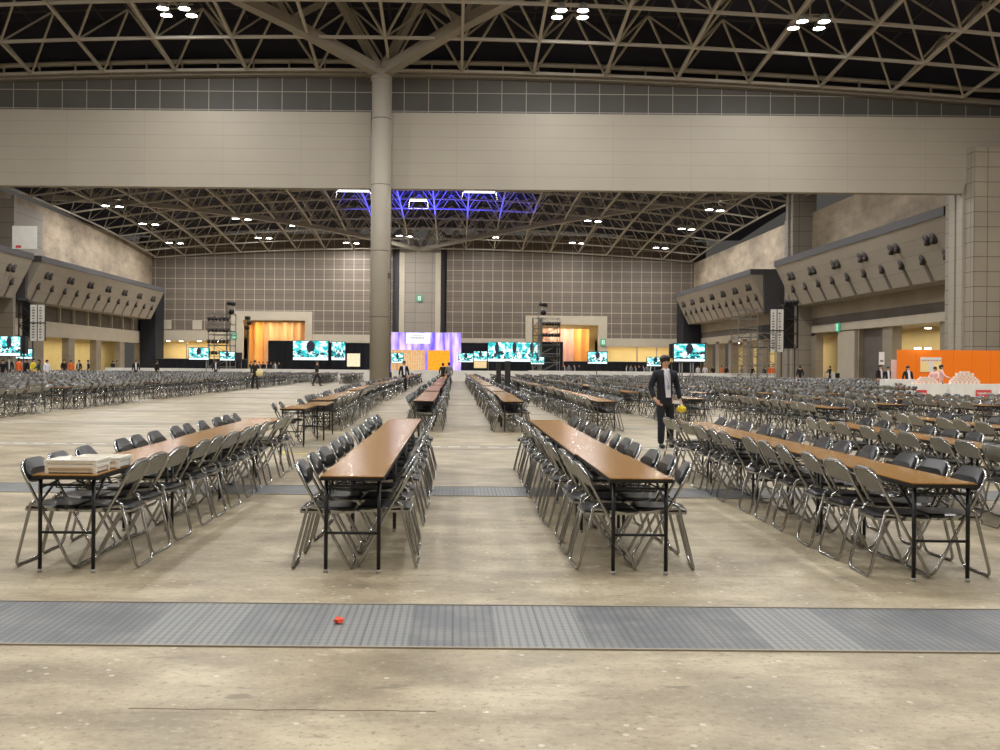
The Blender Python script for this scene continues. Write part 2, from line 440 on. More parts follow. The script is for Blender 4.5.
FXC = X(419.5, YF)
def girder(label, a, b, Hf, n, top=5.5, lift=0.):
    a = Vector(a); b = Vector(b); root = empty('roof_girder', (a.x, a.y, 0), 0, label, 'roof truss', 'box girders of the roof')
    o = Vector((a.x, a.y, 0))
    lo = []; up = []
    for i in range(n+1):
        t = i/n; p = a.lerp(b, t); q = Vector((p.x, p.y, a.z+(b.z-a.z)*t+lift*4*t*(1-t)*(1.0))); lo.append(q-o)
    for i in range(n):
        m = (lo[i]+lo[i+1])/2; up.append(m+Vector((0, 0, top*(.8 if i in (0, n-1) else 1))))
    def box(mb, p, q, w, h):
        d = (q-p).normalized(); s = d.cross(Vector((0, 0, 1))).normalized()*w/2; u = s.cross(d).normalized()*h/2
        mb.prism([p-s-u, p+s-u, p+s+u, p-s+u], q-p)
    c = MB()
    for p, q in zip(lo, lo[1:]): box(c, p, q, .9, .75)
    c.build('bottom_chord', M['girder'], root)
    c = MB()
    for p, q in zip(up, up[1:]): box(c, p, q, .7, .6)
    c.build('top_chord', M['girder'], root)
    c = MB()
    for i in range(n):
        box(c, lo[i], up[i], .6, .5); box(c, up[i], lo[i+1], .6, .5)
    c.build('web', M['girder'], root)
    return root
girder('box girder rising up and away to the left from the round pillar head', (PX, 74.2, 24.5), (XL, 32, 27.2), None, 8, 5, 4)
girder('box girder rising up and away to the right from the round pillar head', (PX, 74.2, 24.5), (XR, 32, 27.2), None, 8, 5, 4)
girder('arched girder from the far concrete tower towards the left side wall', (FXC, YF-.8, 23.4), (XL+.5, 131, 24.4), None, 9, 5.0, 1.6)
girder('arched girder from the far concrete tower towards the right side wall', (FXC, YF-.8, 23.4), (XR-.5, 131, 26.), None, 9, 5.0, 1.0)

# ------------------------------------------------------------------ far wall, X pieces measured in photo pixels
def FX(px): return X(px, YF)
def FZ(py): return (HY-py)*YF/F+HC
yf = YF
def fwall(name, p0, p1, y0, y1, mat, d=.0, th=.5):
    return struct(MB().box(FX(p0), FX(p1), yf-d, yf+th, FZ(y1), FZ(y0)).build(name, mat))
fwall('wall_far_left_end', 138, 150, 240, 390, M['conc_dark'], 0)
fwall('wall_far_left_grid', 150, 230, 235, 333, M['fargrid'])
fwall('wall_far_left_grid_high', 230, 312, 235, 313, M['fargrid'])
fwall('wall_far_mid_left_grid', 312, 392, 235, 335.5, M['fargrid'])
fwall('wall_far_mid_right_grid', 446, 525, 235, 338, M['fargrid'])
fwall('wall_far_right_grid_high', 525, 606.5, 235, 315, M['fargrid'])
fwall('wall_far_right_grid', 606.5, 693, 235, 337, M['fargrid'])
fwall('wall_far_gap_left', 392, 399, 240, 374, M['ductdark'], -.6, 1.2)
fwall('wall_far_gap_right', 440, 446, 240, 374, M['ductdark'], -.6, 1.2)
fwall('wall_far_right_end', 693, 705, 240, 390, M['conc_dark'])
# concrete tower
root = empty('concrete_tower', (FX(419.5), yf-1, 0), 0, 'pale concrete tower in the middle of the far wall with a green exit sign', 'tower')
w = (FX(440)-FX(399))/2
MB().box(-w, w, 0, 1.5, 0, FZ(251)).build('tower_wall', M['tower'], root)
MB().box(-w-.02, -w+1., -.12, 0, 0, FZ(251)-.5).box(w-1., w+.02, -.12, 0, 0, FZ(251)-.5).build('corner_pilaster', M['lintel'], root)
def exit_sign(x, y, z, s, label, ry=0.):
    r = empty('exit_sign', (x, y, z), ry, label, 'exit sign')
    MB().box(-s, s, -.12, 0, -s*1.2, s*1.2).build('casing', M['exit'], r)
    MB().box(-s*.55, s*.55, -.14, -.12, -s*.8, s*.8).build('door_symbol', M['exitw'], r)
    MB().ball((0, -.15, s*.42), s*.16).tube([(-s*.05, -.15, s*.25), (s*.08, -.15, -s*.15), (-s*.3, -.15, -s*.6)], s*.1, 6).tube([(s*.08, -.15, -s*.15), (s*.35, -.15, -s*.5)], s*.1, 6).tube([(-s*.4, -.15, s*.02), (0, -.15, s*.2), (s*.35, -.15, -.02*s)], s*.07, 6).build('running_figure', M['exit'], r)
exit_sign(FX(419), yf-1.12, FZ(299), .5, 'green exit sign high on the concrete tower')
exit_sign(FX(234.5), yf-.5, FZ(338), .5, 'green exit sign left of the orange-lit opening in the far wall')
exit_sign(FX(602.5), yf-.5, FZ(341), .5, 'green exit sign right of the draped opening in the far wall')
# lintel bands and rooms behind
def band(p0, p1, y0, y1, nm): fwall(nm, p0, p1, y0, y1, M['lintel'], .15)
band(153, 230, 333, 343, 'wall_far_band_left'); band(312, 392, 335.5, 344, 'wall_far_band_mid_left')
band(446, 525, 338, 347, 'wall_far_band_mid_right'); band(606.5, 693, 337, 345.5, 'wall_far_band_right')
band(153, 160, 343, 374, 'wall_far_jamb_left')
# surrounds of the two tall openings
for (a, b, t, i0, i1, it, nm) in ((230, 312, 313, 243, 305, 322, 'left'), (525, 606.5, 315, 533, 598, 324, 'right')):
    mb = MB().box(FX(a), FX(b), yf-.4, yf+.5, FZ(it), FZ(t)).box(FX(a), FX(i0), yf-.4, yf+.5, 0, FZ(it)).box(FX(i1), FX(b), yf-.4, yf+.5, 0, FZ(it))
    struct(mb.build('wall_far_surround_'+nm, M['lintel']))
fwall('wall_far_low_mid_left', 312, 392, 344, 374, M['conc2']); fwall('wall_far_low_mid_right', 446, 525, 347, 374, M['conc2'])
# lobby behind
struct(MB().box(FX(140), FX(240), yf+7, yf+7.3, 0, 6.5).box(FX(600), FX(700), yf+7, yf+7.3, 0, 6.5).build('wall_lobby_far', M['yellow']))
struct(MB().box(FX(225), FX(320), yf+7, yf+7.3, 0, 11).box(FX(518), FX(606), yf+7, yf+7.3, 0, 11).build('wall_lobby_tall', M['yellow']))
struct(MB().box(FX(138), FX(230), yf+.5, yf+8, 5.7, 6).box(FX(607), FX(700), yf+.5, yf+8, 5.7, 6).box(FX(225), FX(320), yf+.5, yf+8, 10.2, 10.5).box(FX(518), FX(606), yf+.5, yf+8, 10.2, 10.5).build('ceiling_lobby', M['yellow']))
mb = MB()
for p in (182, 205, 640, 660, 680): mb.box(FX(p)-.12, FX(p)+.12, yf+3, yf+3.3, 0, 5.7)
struct(mb.build('trim_%d' % n_tr, M['lintel'])); n_tr += 1
# drapes in the two tall openings
def drapes(p0, p1, top, y, label, cols, folds=9, tilt=0.):
    r = empty('drape_screen', (0, y, 0), 0, label, 'drapes')
    n = len(cols)
    for i in range(n):
        a = FX(p0+(p1-p0)*i/n); b = FX(p0+(p1-p0)*(i+1)/n)
        mb = MB(); K = 24; vs = []; fs = []
        for k in range(K+1):
            x = a+(b-a)*k/K; yy = .35*math.sin(k/K*PI*2*folds/3)
            vs += [(x, yy, 0), (x, yy, FZ(top)), (x, yy+.06, 0), (x, yy+.06, FZ(top))]
        for k in range(K):
            o = 4*k; fs += [(o, o+4, o+5, o+1), (o+2, o+3, o+7, o+6), (o+1, o+5, o+7, o+3)]
        mb.add(vs, fs, True); mb.build('drape', cols[i], r)
    return r
M['dr1'] = plain('apricot drape', rgb(236, 170, 90), .8); M['dr2'] = plain('tan drape', rgb(196, 154, 110), .8); M['dr3'] = plain('rose drape', rgb(206, 160, 140), .8)
drapes(244, 304, 323, yf+4.5, 'apricot and tan hanging drapes lit inside the left tall opening', [M['dr1'], M['dr2'], M['dr2'], M['dr2']], 5)
drapes(545, 592, 327, yf+4.5, 'rose and apricot hanging drapes lit inside the right tall opening', [M['dr3'], M['dr3'], M['dr1']], 5)

# two pale panels on the left grid
for i, (p, lab) in enumerate(((164, 'square pale wall panel on the brown grid wall, nearer the side wall'), (194.5, 'square pale wall panel on the brown grid wall, nearer the scaffold'))):
    r = empty('wall_panel', (FX(p+2.5), yf-.02, FZ(327)), 0, lab, 'wall panel')
    MB().box(-.9, .9, -.1, 0, -.9, .9).build('panel', M['lintel'], r); MB().box(-.95, .95, -.06, 0, -.95, .95).build('border', M['groove'], r)

# ------------------------------------------------------------------ side walls
def side(s, name, Xw):
    """s=+1 right wall, -1 left wall; builds structure from boxes in the plane x = Xw"""
    K = KR if s > 0 else KL
    def kz(h): return (h-1.5)*K+1.5 if h > 0 else 0
    def bx(nm, y0, y1, z0, z1, mat, d0=0., d1=1.):
        y0 = max(77.4, y0*K) if y0 > 0 and y1 > 78 else y0; y1 = min(YF, y1*K) if y1 > 78 else y1
        if nm.endswith('near'): z1 = 31/K
        z0, z1 = kz(z0), kz(z1)
        a, b = sorted((Xw+s*d0, Xw+s*d1)); return struct(MB().box(a, b, y0, y1, z0, z1).build(nm, mat))
    bx('wall_%s_upper' % name, 77.4, YF, 9.5, 19.4 if s > 0 else 20.6, M['conc'])
    bx('wall_%s_band' % name, 77.4, YF, 7.2 if s > 0 else 9.2, 9.5, M['conc2'])
    if s > 0:
        bx('wall_right_dark_band', 77.4, YF, 6.3, 7.2, M['conc_dark'], .1)
        bx('wall_right_lintel', 77.4, 107.2, 5.5, 6.3, M['lintel'], -.3)
        bx('wall_right_lintel_far', 107.2, YF, 5.2, 6.3, M['lintel'])
        ops = [(79.5, 88.2), (90.2, 95.4), (100.2, 107.0), (120, 125), (127, 132), (134, 139), (141, 146), (148, 153), (155, 160)]
        top = 5.5
    else:
        bx('wall_left_window_rail', 77.4, YF, 9.1, 9.2, M['lintel'])
        o = bx('window_1', 108, YF-6, 6.5, 9.2, M['conc_dark'], .35)
        bx('wall_left_lintel', 77.4, YF, 4.6, 6.5, M['lintel'])
        mb = MB()
        for y in np.arange(112*K, 158*K, 4.6*K): mb.box(Xw-.35, Xw+.1, y-.12, y+.12, kz(6.5), kz(9.2))
        struct(mb.build('window_frame_left', M['lintel']))
        ops = [(86, 94), (96, 103), (116.5, 124), (126, 133.5), (135.5, 143), (145, 152)]
        top = 4.6
    prev = 77.4
    mb = MB()
    for (a, b) in [(p*K, q*K) for p, q in ops]+[(YF, YF)]:
        if a > prev: mb.box(*sorted((Xw, Xw+s*1.)), prev, a, 0, kz(top))
        prev = b
    struct(mb.build('wall_%s_piers' % name, M['conc2']))
    # lobby along the wall
    bx('wall_%s_lobby' % name, 77.4, YF, 0, top+.4, M['yellow'], 7, 7.3)
    bx('ceiling_%s_lobby' % name, 77.4, YF, top+.2, top+.4, M['lintel'], 1, 7.2)
    bx('wall_%s_near' % name, -14, 73.5, 0, 31, M['conc2'])
    return ops
opsR = side(1, 'right', XR); opsL = side(-1, 'left', XL)
struct(MB().box(XL-8, XR+8, -14.3, -14, 0, 31).build('wall_behind', M['conc2']))
# extra set-back leaf of the roller opening on the right wall
struct(MB().box(XR+.5, XR+.7, 90.2*KR, 95.4*KR, 0, 5.9).build('door_1', M['conc_dark']))
struct(MB().box(XR-.35, XR+.2, 95.8*KR, 100.0*KR, 0, 5.8).build('wall_right_pier_face', M['lintel']))
# mid columns on both side walls
mb = MB().box(XR-2.2, XR+.5, 120.3, 123.0, 0, 24).box(XR-.8, XR+.5, 123.0, 128.2, 0, 21.5).box(XR-2.5, XR-2.2, 120.3, 121., 0, 24).box(XR-2.5, XR-2.2, 122., 122.9, 0, 24)
struct(mb.build('column_right', M['tower']))
struct(MB().box(XL-.5, XL+2.0, 118.6, 119.6, 0, 22).box(XL-.5, XL+1.0, 119.6, 130, 15.3, 22).box(XL+2, XL+2.4, 118.6, 119.2, 0, 22.5).build('column_left', M['tower']))
# dark returns next to the far wall
struct(MB().box(XR-3.4, XR-.2, 174.0, 179, 0, 15).build('wall_right_dark_return', M['black']))
struct(MB().box(XL+.2, XL+3.0, 173., 178, 0, 15).build('wall_left_dark_return', M['black']))
exit_sign(XR-.5, 110.8, H(838, 327, 110), .42, 'narrow green exit sign beside the opening in the right side wall', -PI/2)

# air housings with nozzles
def housing(s, Xw, y0, y1, label, n_up, n_lo, cut0=1.5, cut1=0.):
    xt = Xw-s*5.0; xb = Xw-s*2.6; zt_, zb_ = 14.3, 9.4
    r = empty('air_housing', (Xw, y0, zb_), 0, label, 'air duct housing', None)
    o = Vector((Xw, y0, zb_))
    def ring(y, yb): return [Vector((xt, y, zt_))-o, Vector((xb, yb, zb_))-o, Vector((Xw, yb, zb_))-o, Vector((Xw, y, zt_))-o]
    a = ring(y0, y0-cut0 if cut0 < 0 else y0+cut0*0); b = ring(y1, y1-cut1)
    mb = MB(); mb.add(a+b, [(0, 1, 2, 3), (7, 6, 5, 4), (0, 4, 5, 1), (1, 5, 6, 2), (2, 6, 7, 3), (3, 7, 4, 0)])
    mb.build('housing_shell', M['duct'], r)
    mb = MB().box(*sorted((xt-s*.12-o.x, Xw-o.x)), -.1, y1-y0+.1, zt_-o.z, zt_+.75-o.z); mb.build('coping', M['ductdark'], r)
    d = Vector((xb-xt, 0, zb_-zt_)); nrm = Vector((-(zb_-zt_)*-s, 0, 0)); nrm = Vector((-s*abs(zb_-zt_), 0, -abs(xb-xt))).normalized()
    T = Vector((xt, y0, zt_))-o
    L = y1-y0
    # horizontal joints of the cladding
    mb = MB()
    for k in (.25, .5, .75):
        p = T+d*k+nrm*.004; mb.bar(p+Vector((0, 0.05, 0)), p+Vector((0, L-.05, 0)), .012)
    mb.build('cladding_joint', M['groove'], r)
    dn = d.normalized()
    for i in range(n_lo):
        y = L*(i+.6)/(n_lo+.2)
        c = T+d*.60+Vector((0, y, 0))
        g = MB()
        p = c+nrm*.02; q = T+d*.995+Vector((0, y, 0))+nrm*.02
        g.prism([p+Vector((0, -.26, 0)), p+Vector((0, .26, 0)), q+Vector((0, .26, 0)), q+Vector((0, -.26, 0))], nrm*.03)
        g.build('nozzle_groove', M['groove'], r)
        z = MB(); z.tube([c-nrm*.1, c+nrm*.05], .48, 14).tube([c+nrm*.02+dn*.05, c+nrm*.25+dn*.42], [.25, .2], 10)
        z.build('air_nozzle', M['nozzle'], r)
    for i in range(n_up):
        y = L*(i+.55)/(n_up+.1); c = T+d*.30+Vector((0, y, 0)); z = MB()
        for k in (-.5, .5):
            q = c+Vector((0, k*1.15, 0)); z.tube([q-nrm*.1, q+nrm*.05], .54, 14).tube([q+nrm*.02+dn*.05, q+nrm*.25+dn*.45], [.25, .2], 10)
        z.build('twin_air_nozzle', M['nozzle'], r)
    return r
housing(1, XR, 78.2, 119.5, 'long sloped air housing on the right side wall next to the tiled pier', 6, 10)
housing(1, XR, 129.2, 173.5, 'sloped air housing on the right side wall reaching the far wall', 7, 12)
housing(-1, XL, 79, 118.2, 'sloped air housing cut by the picture edge on the left side wall', 5, 9)
housing(-1, XL, 120.5, 171.5, 'long sloped air housing on the left side wall above a window strip', 7, 12)
# dark end returns of the far housings
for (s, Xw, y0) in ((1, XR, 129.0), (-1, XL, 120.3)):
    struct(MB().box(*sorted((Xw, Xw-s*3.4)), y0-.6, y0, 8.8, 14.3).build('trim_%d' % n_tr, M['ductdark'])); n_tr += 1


# ------------------------------------------------------------------ folding chair
SL = Vector((.41, 0, .755)); TL = SL.length; SD = SL.normalized()      # slope of the main frame
def rr(w0, w1, t0, t1, r, n=4):
    """rounded ring in (w, t): bottom half-width w0, top half-width w1"""
    pts = []
    rb, r = r if isinstance(r, tuple) else (r, r)
    def arc(cx, cy, a0, r=r):
        for k in range(n+1):
            a = a0+PI/2*k/n; pts.append((cx+r*math.cos(a), cy+r*math.sin(a)))
    arc(w1-r, t1-r, 0); arc(-w1+r, t1-r, PI/2); arc(-w0+rb, t0+rb, PI, rb); arc(w0-rb, t0+rb, 1.5*PI, rb)
    return pts
U0 = -.2
def sl(w, t, off=0.):                    # point on the sloping plane; off pushes towards the sitter
    nrm = Vector((-SD.z, 0, SD.x)); return Vector((U0, 0, .011))+SD*t+Vector((0, w, 0))+nrm*off
def chair_parts(ns=8, arc=4):
    out = {}
    mb = MB(); mb.tube([sl(w, t) for w, t in rr(.21, .205, .0, TL, (.06, .11), arc)], .0115, ns, closed=True)
    for s in (-1, 1): mb.tube([sl(s*.2, .93*TL*.6-.02), sl(s*.2, .93*TL*.6+.02)], .014, 6)
    out['front_frame'] = mb
    mb = MB()
    A = Vector((.43+U0, 0, .011)); B = Vector((.315+U0, 0, .47)); Cc = Vector((.27+U0, 0, .495)); 
    path = [Cc+Vector((0, .187, 0)), B+Vector((0, .187, 0))]
    d = (A-B).normalized(); L = (A-B).length; r = .055
    for k in range(arc+1):
        a = PI/2*k/arc; path.append(B+d*(L-r+r*math.sin(a))+Vector((0, .187-r+r*math.cos(a), 0)))
    path += [Vector((p.x, -p.y, p.z)) for p in reversed(path)]
    mb.tube(path, .0115, ns); out['rear_frame'] = mb
    mb = MB()                             # seat pad
    def plate(mb, z0, z1, x0, x1, w, r, bulge=0., n=3):
        ring = []
        for cx, cy, a0 in ((x1-r, w-r, 0), (x0+r, w-r, PI/2), (x0+r, -w+r, PI), (x1-r, -w+r, 1.5*PI)):
            for k in range(n+1):
                a = a0+PI/2*k/n; ring.append((cx+r*math.cos(a), cy+r*math.sin(a)))
        m = len(ring); cx = (x0+x1)/2
        vs = [(x, y, z0) for x, y in ring]+[(x, y, z1) for x, y in ring]
        vs += [(cx+(x-cx)*.86, y*.86, z1+bulge) for x, y in ring]
        fs = [tuple(range(m-1, -1, -1)), tuple(range(2*m, 3*m))]
        for b in (0, m):
            fs += [(b+i, b+(i+1) % m, b+m+(i+1) % m, b+m+i) for i in range(m)]
        mb.add(vs, fs)
    plate(mb, .428, .443, -.015+U0, .375+U0, .182, .05, .012); out['seat'] = mb
    mb = MB(); plate(mb, .412, .429, -.022+U0, .382+U0, .187, .05); mb.tube([(.02+U0, .17, .42), (.02+U0, -.17, .42)], .009, 6)
    for s in (-1, 1): mb.bar((.05+U0, s*.19, .42), (.33+U0, s*.19, .46), .009)
    out['seat_pan'] = mb
    def back(off0, off1, w, t0, t1, r, bow):
        mb = MB(); K = 8; vs = []; fs = []
        # columns across, rounded top corners
        for k in range(K+1):
            wv = -w+2*w*k/K; e = max(0, abs(wv)-(w-r)); cut = r-math.sqrt(max(0, r*r-e*e))
            bw = bow*(1-(wv/w)**2)
            lo_, hi_ = t0+cut*.25, t1-cut
            mid = (lo_+hi_)/2
            vs += [sl(wv, lo_, off0-bw), sl(wv, hi_, off0-bw), sl(wv, lo_, off1*.55-bw), sl(wv, mid, off1-bw), sl(wv, hi_, off1*.55-bw)]
        for k in range(K):
            o = 5*k; p = o+5
            fs += [(o, o+1, p+1, p), (o+2, p+2, p+3, o+3), (o+3, p+3, p+4, o+4), (o+1, o+4, p+4, p+1), (o, p, p+2, o+2)]
        fs += [(0, 2, 3, 4, 1), tuple(5*K+i for i in (0, 1, 4, 3, 2))]
        mb.add(vs, fs); return mb
    out['backrest'] = back(.003, .036, .190, .70, .868, .11, -.004)
    out['back_plate'] = back(-.004, .003, .200, .685, .876, .11, .0)
    return out
CM = {'front_frame': 'steel', 'rear_frame': 'steel', 'seat': 'vinyl', 'seat_pan': 'steel', 'backrest': 'vinyl', 'back_plate': 'backplate'}
def make_chair():
    r = empty('folding_chair'); P_ = chair_parts(); made = {}
    for k in ('front_frame', 'rear_frame', 'seat', 'backrest'): made[k] = P_[k].build(k, M[CM[k]], r)
    tag(P_['seat_pan'].build('seat_pan', M['steel'], made['seat']), 'bright steel seat pan')
    tag(P_['back_plate'].build('back_plate', M['backplate'], made['backrest']), 'grey steel back plate')
    return r

# ------------------------------------------------------------------ folding table 1800 x 450 x 700, long axis along Y, origin at its centre
def make_table():
    r = empty('folding_table')
    MB().box(-.225, .225, -.898, .898, .693, .70).build('tabletop', M['wood'], r)
    MB().box(-.228, .228, -.9, .9, .668, .6925).box(-.2, .2, -.8, .8, .655, .668).build('edge_band', M['edge'], r)
    for sx in (-1, 1):
        for sy in (-1, 1):
            lg = MB().tube([(sx*.19, sy*.84, .02), (sx*.19, sy*.84, .665)], .0145, 10).build('leg', M['blackmetal'], r)
            tag(MB().tube([(sx*.19, sy*.84, 0), (sx*.19, sy*.84, .025)], .017, 8).build('foot_cap', M['rubber'], lg), 'pale foot cap')
    for sy in (-1, 1):
        MB().tube([(-.19, sy*.84, .285), (.19, sy*.84, .285)], .010, 8).build('cross_rail', M['blackmetal'], r)
        mb = MB()
        for sx in (-1, 1): mb.bar((sx*.19, sy*.835, .50), (sx*.17, sy*.56, .655), .009).bar((sx*.185, sy*.84, .6), (sx*.06, sy*.83, .66), .008)
        mb.box(-.2, .2, sy*.84-.012, sy*.84+.012, .615, .63)
        mb.build('folding_brace', M['blackmetal'], r)
    mb = MB()
    for x in (-.16, -.10, -.04, .02, .08, .14): mb.bar((x, -.62, .575), (x, .62, .575), .004)
    for y in (-.62, -.31, 0, .31, .62): mb.bar((-.17, y, .575), (.17, y, .575), .005)
    for y in (-.62, .62):
        for x in (-.17, .17): mb.bar((x, y, .575), (x, y, .66), .006)
    mb.build('wire_shelf', M['blackmetal'], r)
    return r

BL = 7.2
def blocks(k):
    return [20.9+k*0, 29.2, 38.0, 46.6, 55.2, 63.6]
ORD = 'first second third fourth fifth sixth seventh eighth ninth tenth eleventh twelfth thirteenth fourteenth fifteenth sixteenth seventeenth eighteenth nineteenth twentieth'.split()
tables = []    # (x, ycentre, rowname, blockindex, idx, jitter rz)
chairs = []    # (x, y, side, rowname, block, ordinal)
def fill(xc, y0, ntab, row, blk, jit=.015, skew=0., chairs_on=(1, 1)):
    for t in range(ntab):
        yc = y0+.9+1.8*t
        x = xc+random.uniform(-jit, jit)+skew*t
        tables.append((x, yc, row, blk, t, random.uniform(-.004, .004)))
        for s in (-1, 1):
            if not chairs_on[0 if s < 0 else 1]: continue
            for c in range(3):
                n = t*3+c
                yy = yc+(c-1)*.53+random.uniform(-.05, .05)
                # chair origin sits .20 behind its front foot
                chairs.append((x+s*(.203+random.uniform(-.008, .03)), yy, s, row, blk, n, random.gauss(0, .05)))
FR = {0: 'the front row bearing white trays', 1: 'the front row left of the aisle', 2: 'the front row right of the aisle', 3: 'the long front row beneath the suited man'}
rowsX = {0: -2.745, 1: -.715, 2: 1.33, 3: 3.45}
for k in range(4, 18): rowsX[k] = 3.45+2.13*(k-3)
def rname(k):
    return {0: 'the tray row', 1: 'the row left of the aisle', 2: 'the row right of the aisle', 3: "the suited man's row"}.get(k, 'the %s row right of the aisle' % ORD[k-2] if k-2 < 20 else 'row')
for k in range(0, 4): fill(rowsX[k], (6.63, 6.70, 6.72, 6.58)[k], 4, rname(k), 0)
fill(rowsX[4], 6.8, 4, rname(4), 0); fill(rowsX[5], 9.0, 4, rname(5), 0, skew=-.02); fill(rowsX[6], 13.5, 1, rname(6), 0)
# short pieces between the first two blocks of the tray row
tables.append((-2.88, 17.6, rname(0), 7, 0, .0)); tables.append((-2.74, 19.0, rname(0), 7, 1, .03))
for dy, s in ((-.45, -1), (.3, -1)):
    chairs.append((-2.88+s*.24, 17.6+dy, s, rname(0), 7, 0 if dy < 0 else 1, .1))
chairs.append((-2.74-.24, 19.2, -1, rname(0), 7, 2, -.1))
for k in range(0, 18):
    for b, y0 in enumerate([20.9, 29.2, 38.0, 46.6, 55.2, 63.6]):
        x = rowsX[k]
        if k == 4 and b == 0: y0 = 23.6; fill(x+.5, y0, 3, rname(k), b+1); continue
        if k == 5 and b == 0: y0 = 18.9
        if k == 0: x -= .25 if b == 0 else .45
        if y0 > 28.5 and CX+F*x/(y0+3.6) > 880: continue
        if k >= 12 and b == 0: y0 = 21.5
        n = 4
        if k == 3 and b == 0: y0 = 21.4
        fill(x, y0, n, rname(k), b+1, .04)
LX = {}
for j in range(17):
    x = -12.4-2.13*j; LX[j] = x
    nm = 'the %s row of the left section' % ORD[j]
    for b, y0 in enumerate([20.9, 29.2, 38.0, 46.6, 55.2, 63.6]): fill(x, y0, 4, nm, b+1, .04)
for k in range(18):
    if rowsX[k] < 21: fill(rowsX[k]-(.45 if k == 0 else 0), 72.4, 5, rname(k), 8, .04)
for j in range(17): fill(LX[j], 72.4, 5, 'the %s row of the left section' % ORD[j], 8, .04)
for j, x in enumerate((-8.3, -10.4)): fill(x, 70.5, 6, 'the %s short far row behind the open floor' % ORD[j], 8, .04)
def vis(x, y, m=0.): 
    p = CX+F*x/y; return -m < p < 1000+m
EXC = [(-5.9, 74.2, 2.2), (X(482, 50)+0, 50, .0), (X(498.7, 50), 50, .7), (X(507.7, 47), 47, .7), (X(687, 56), 56, 1.2), (-29.7, 60, 1.2), (-27, 60, 1.), (X(22, 66), 66, 1.)]
def clear(x, y): return all((x-a)**2+(y-b_)**2 > r_*r_ for a, b_, r_ in EXC)
chairs = [c for c in chairs if clear(c[0], c[1])]
tables = [t for t in tables if clear(t[0], t[1])]
chairs = [c for c in chairs if vis(c[0], c[1], 120+900/c[1])]
tables = [t for t in tables if vis(t[0], t[1]+.6, 120+900/t[1])]
BLK = {0: 'nearest block', 1: 'second block', 2: 'third block', 3: 'fourth block', 4: 'fifth block', 5: 'sixth block', 6: 'seventh block', 7: 'gap after nearest block', 8: 'end block'}
def clabel(c):
    side = 'left' if c[2] < 0 else 'right'
    return '%s folding chair, %s side, %s of %s' % (ORD[c[5]], side, BLK[c[4]], c[3])
chairs.sort(key=lambda c: c[1]+(0 if vis(c[0], c[1], 12) else 1000))
NI = 300
first = make_chair(); cache_kids(first)
GR = 'black vinyl folding chairs with steel tube frames along the tables'
for i, c in enumerate(chairs[:NI]):
    rz = (0 if c[2] > 0 else PI)+c[6]
    lab = clabel(c)
    if i == 0:
        first.location = (c[0], c[1], 0); first.rotation_euler = (0, 0, rz); tag(first, lab, 'chair', GR)
    else:
        o = copy_tree(first, (c[0], c[1], 0), rz, lab)
ft = make_table(); cache_kids(ft)
tables.sort(key=lambda t: t[1]+(0 if vis(t[0], t[1], 20) else 1000))
# distant copies: one mesh each for the seen-small tables, one object for the rest
def tlabel(t): return '%s folding table, %s of %s' % (ORD[t[4]], BLK[t[3]], t[2])
TG = 'wood grain folding tables standing end to end in rows'
def tlod():
    mb = MB(); mb.mat(0).box(-.225, .225, -.898, .898, .69, .70); mb.mat(1).box(-.228, .228, -.9, .9, .665, .69)
    for sx in (-1, 1):
        for sy in (-1, 1): mb.bar((sx*.19, sy*.84, 0), (sx*.19, sy*.84, .67), .018)
    for sy in (-1, 1): mb.bar((-.19, sy*.84, .285), (.19, sy*.84, .285), .011)
    mb.box(-.17, .17, -.62, .62, .57, .58)
    return mb
TL_ = tlod(); tme = TL_.mesh('folding_table_far', [M['wood'], M['blackmetal']])
NT, NT2 = 64, 290
for i, t in enumerate(tables[:NT2]):
    if i == 0:
        o = ft; o.location = (t[0], t[1], 0); o.rotation_euler = (0, 0, t[5]); tag(o, tlabel(t), 'table', TG)
    elif i < NT: copy_tree(ft, (t[0], t[1], 0), t[5], tlabel(t), TG)
    else:
        o = bpy.data.objects.new('folding_table', tme); col.objects.link(o); o.location = (t[0], t[1], 0); o.rotation_euler = (0, 0, t[5]); tag(o, tlabel(t), 'table', TG)
def swarm(name, mb, mats, places, label, cat):
    V = np.array(mb.v, dtype=np.float64); nv = len(V); n = len(places)
    A = np.empty((n, nv, 3))
    for i, (x, y, a) in enumerate(places):
        c, s = math.cos(a), math.sin(a)
        A[i, :, 0] = V[:, 0]*c-V[:, 1]*s+x; A[i, :, 1] = V[:, 0]*s+V[:, 1]*c+y; A[i, :, 2] = V[:, 2]
    lens = np.array([len(f) for f in mb.f]); loops = np.array([v for f in mb.f for v in f])
    me = bpy.data.meshes.new(name)
    me.vertices.add(n*nv); me.vertices.foreach_set('co', A.ravel())
    nl = len(loops); me.loops.add(n*nl); me.polygons.add(n*len(lens))
    me.loops.foreach_set('vertex_index', (loops[None, :]+np.arange(n)[:, None]*nv).ravel())
    tot = np.tile(lens, n); st = np.concatenate(([0], np.cumsum(tot)[:-1]))
    me.polygons.foreach_set('loop_start', st)
    me.polygons.foreach_set('material_index', np.tile(np.array(mb.mi), n))
    for m in mats: me.materials.append(m)
    me.update(calc_edges=True); me.validate()
    o = bpy.data.objects.new(name, me); col.objects.link(o); tag(o, label, cat, None, 'stuff'); return o
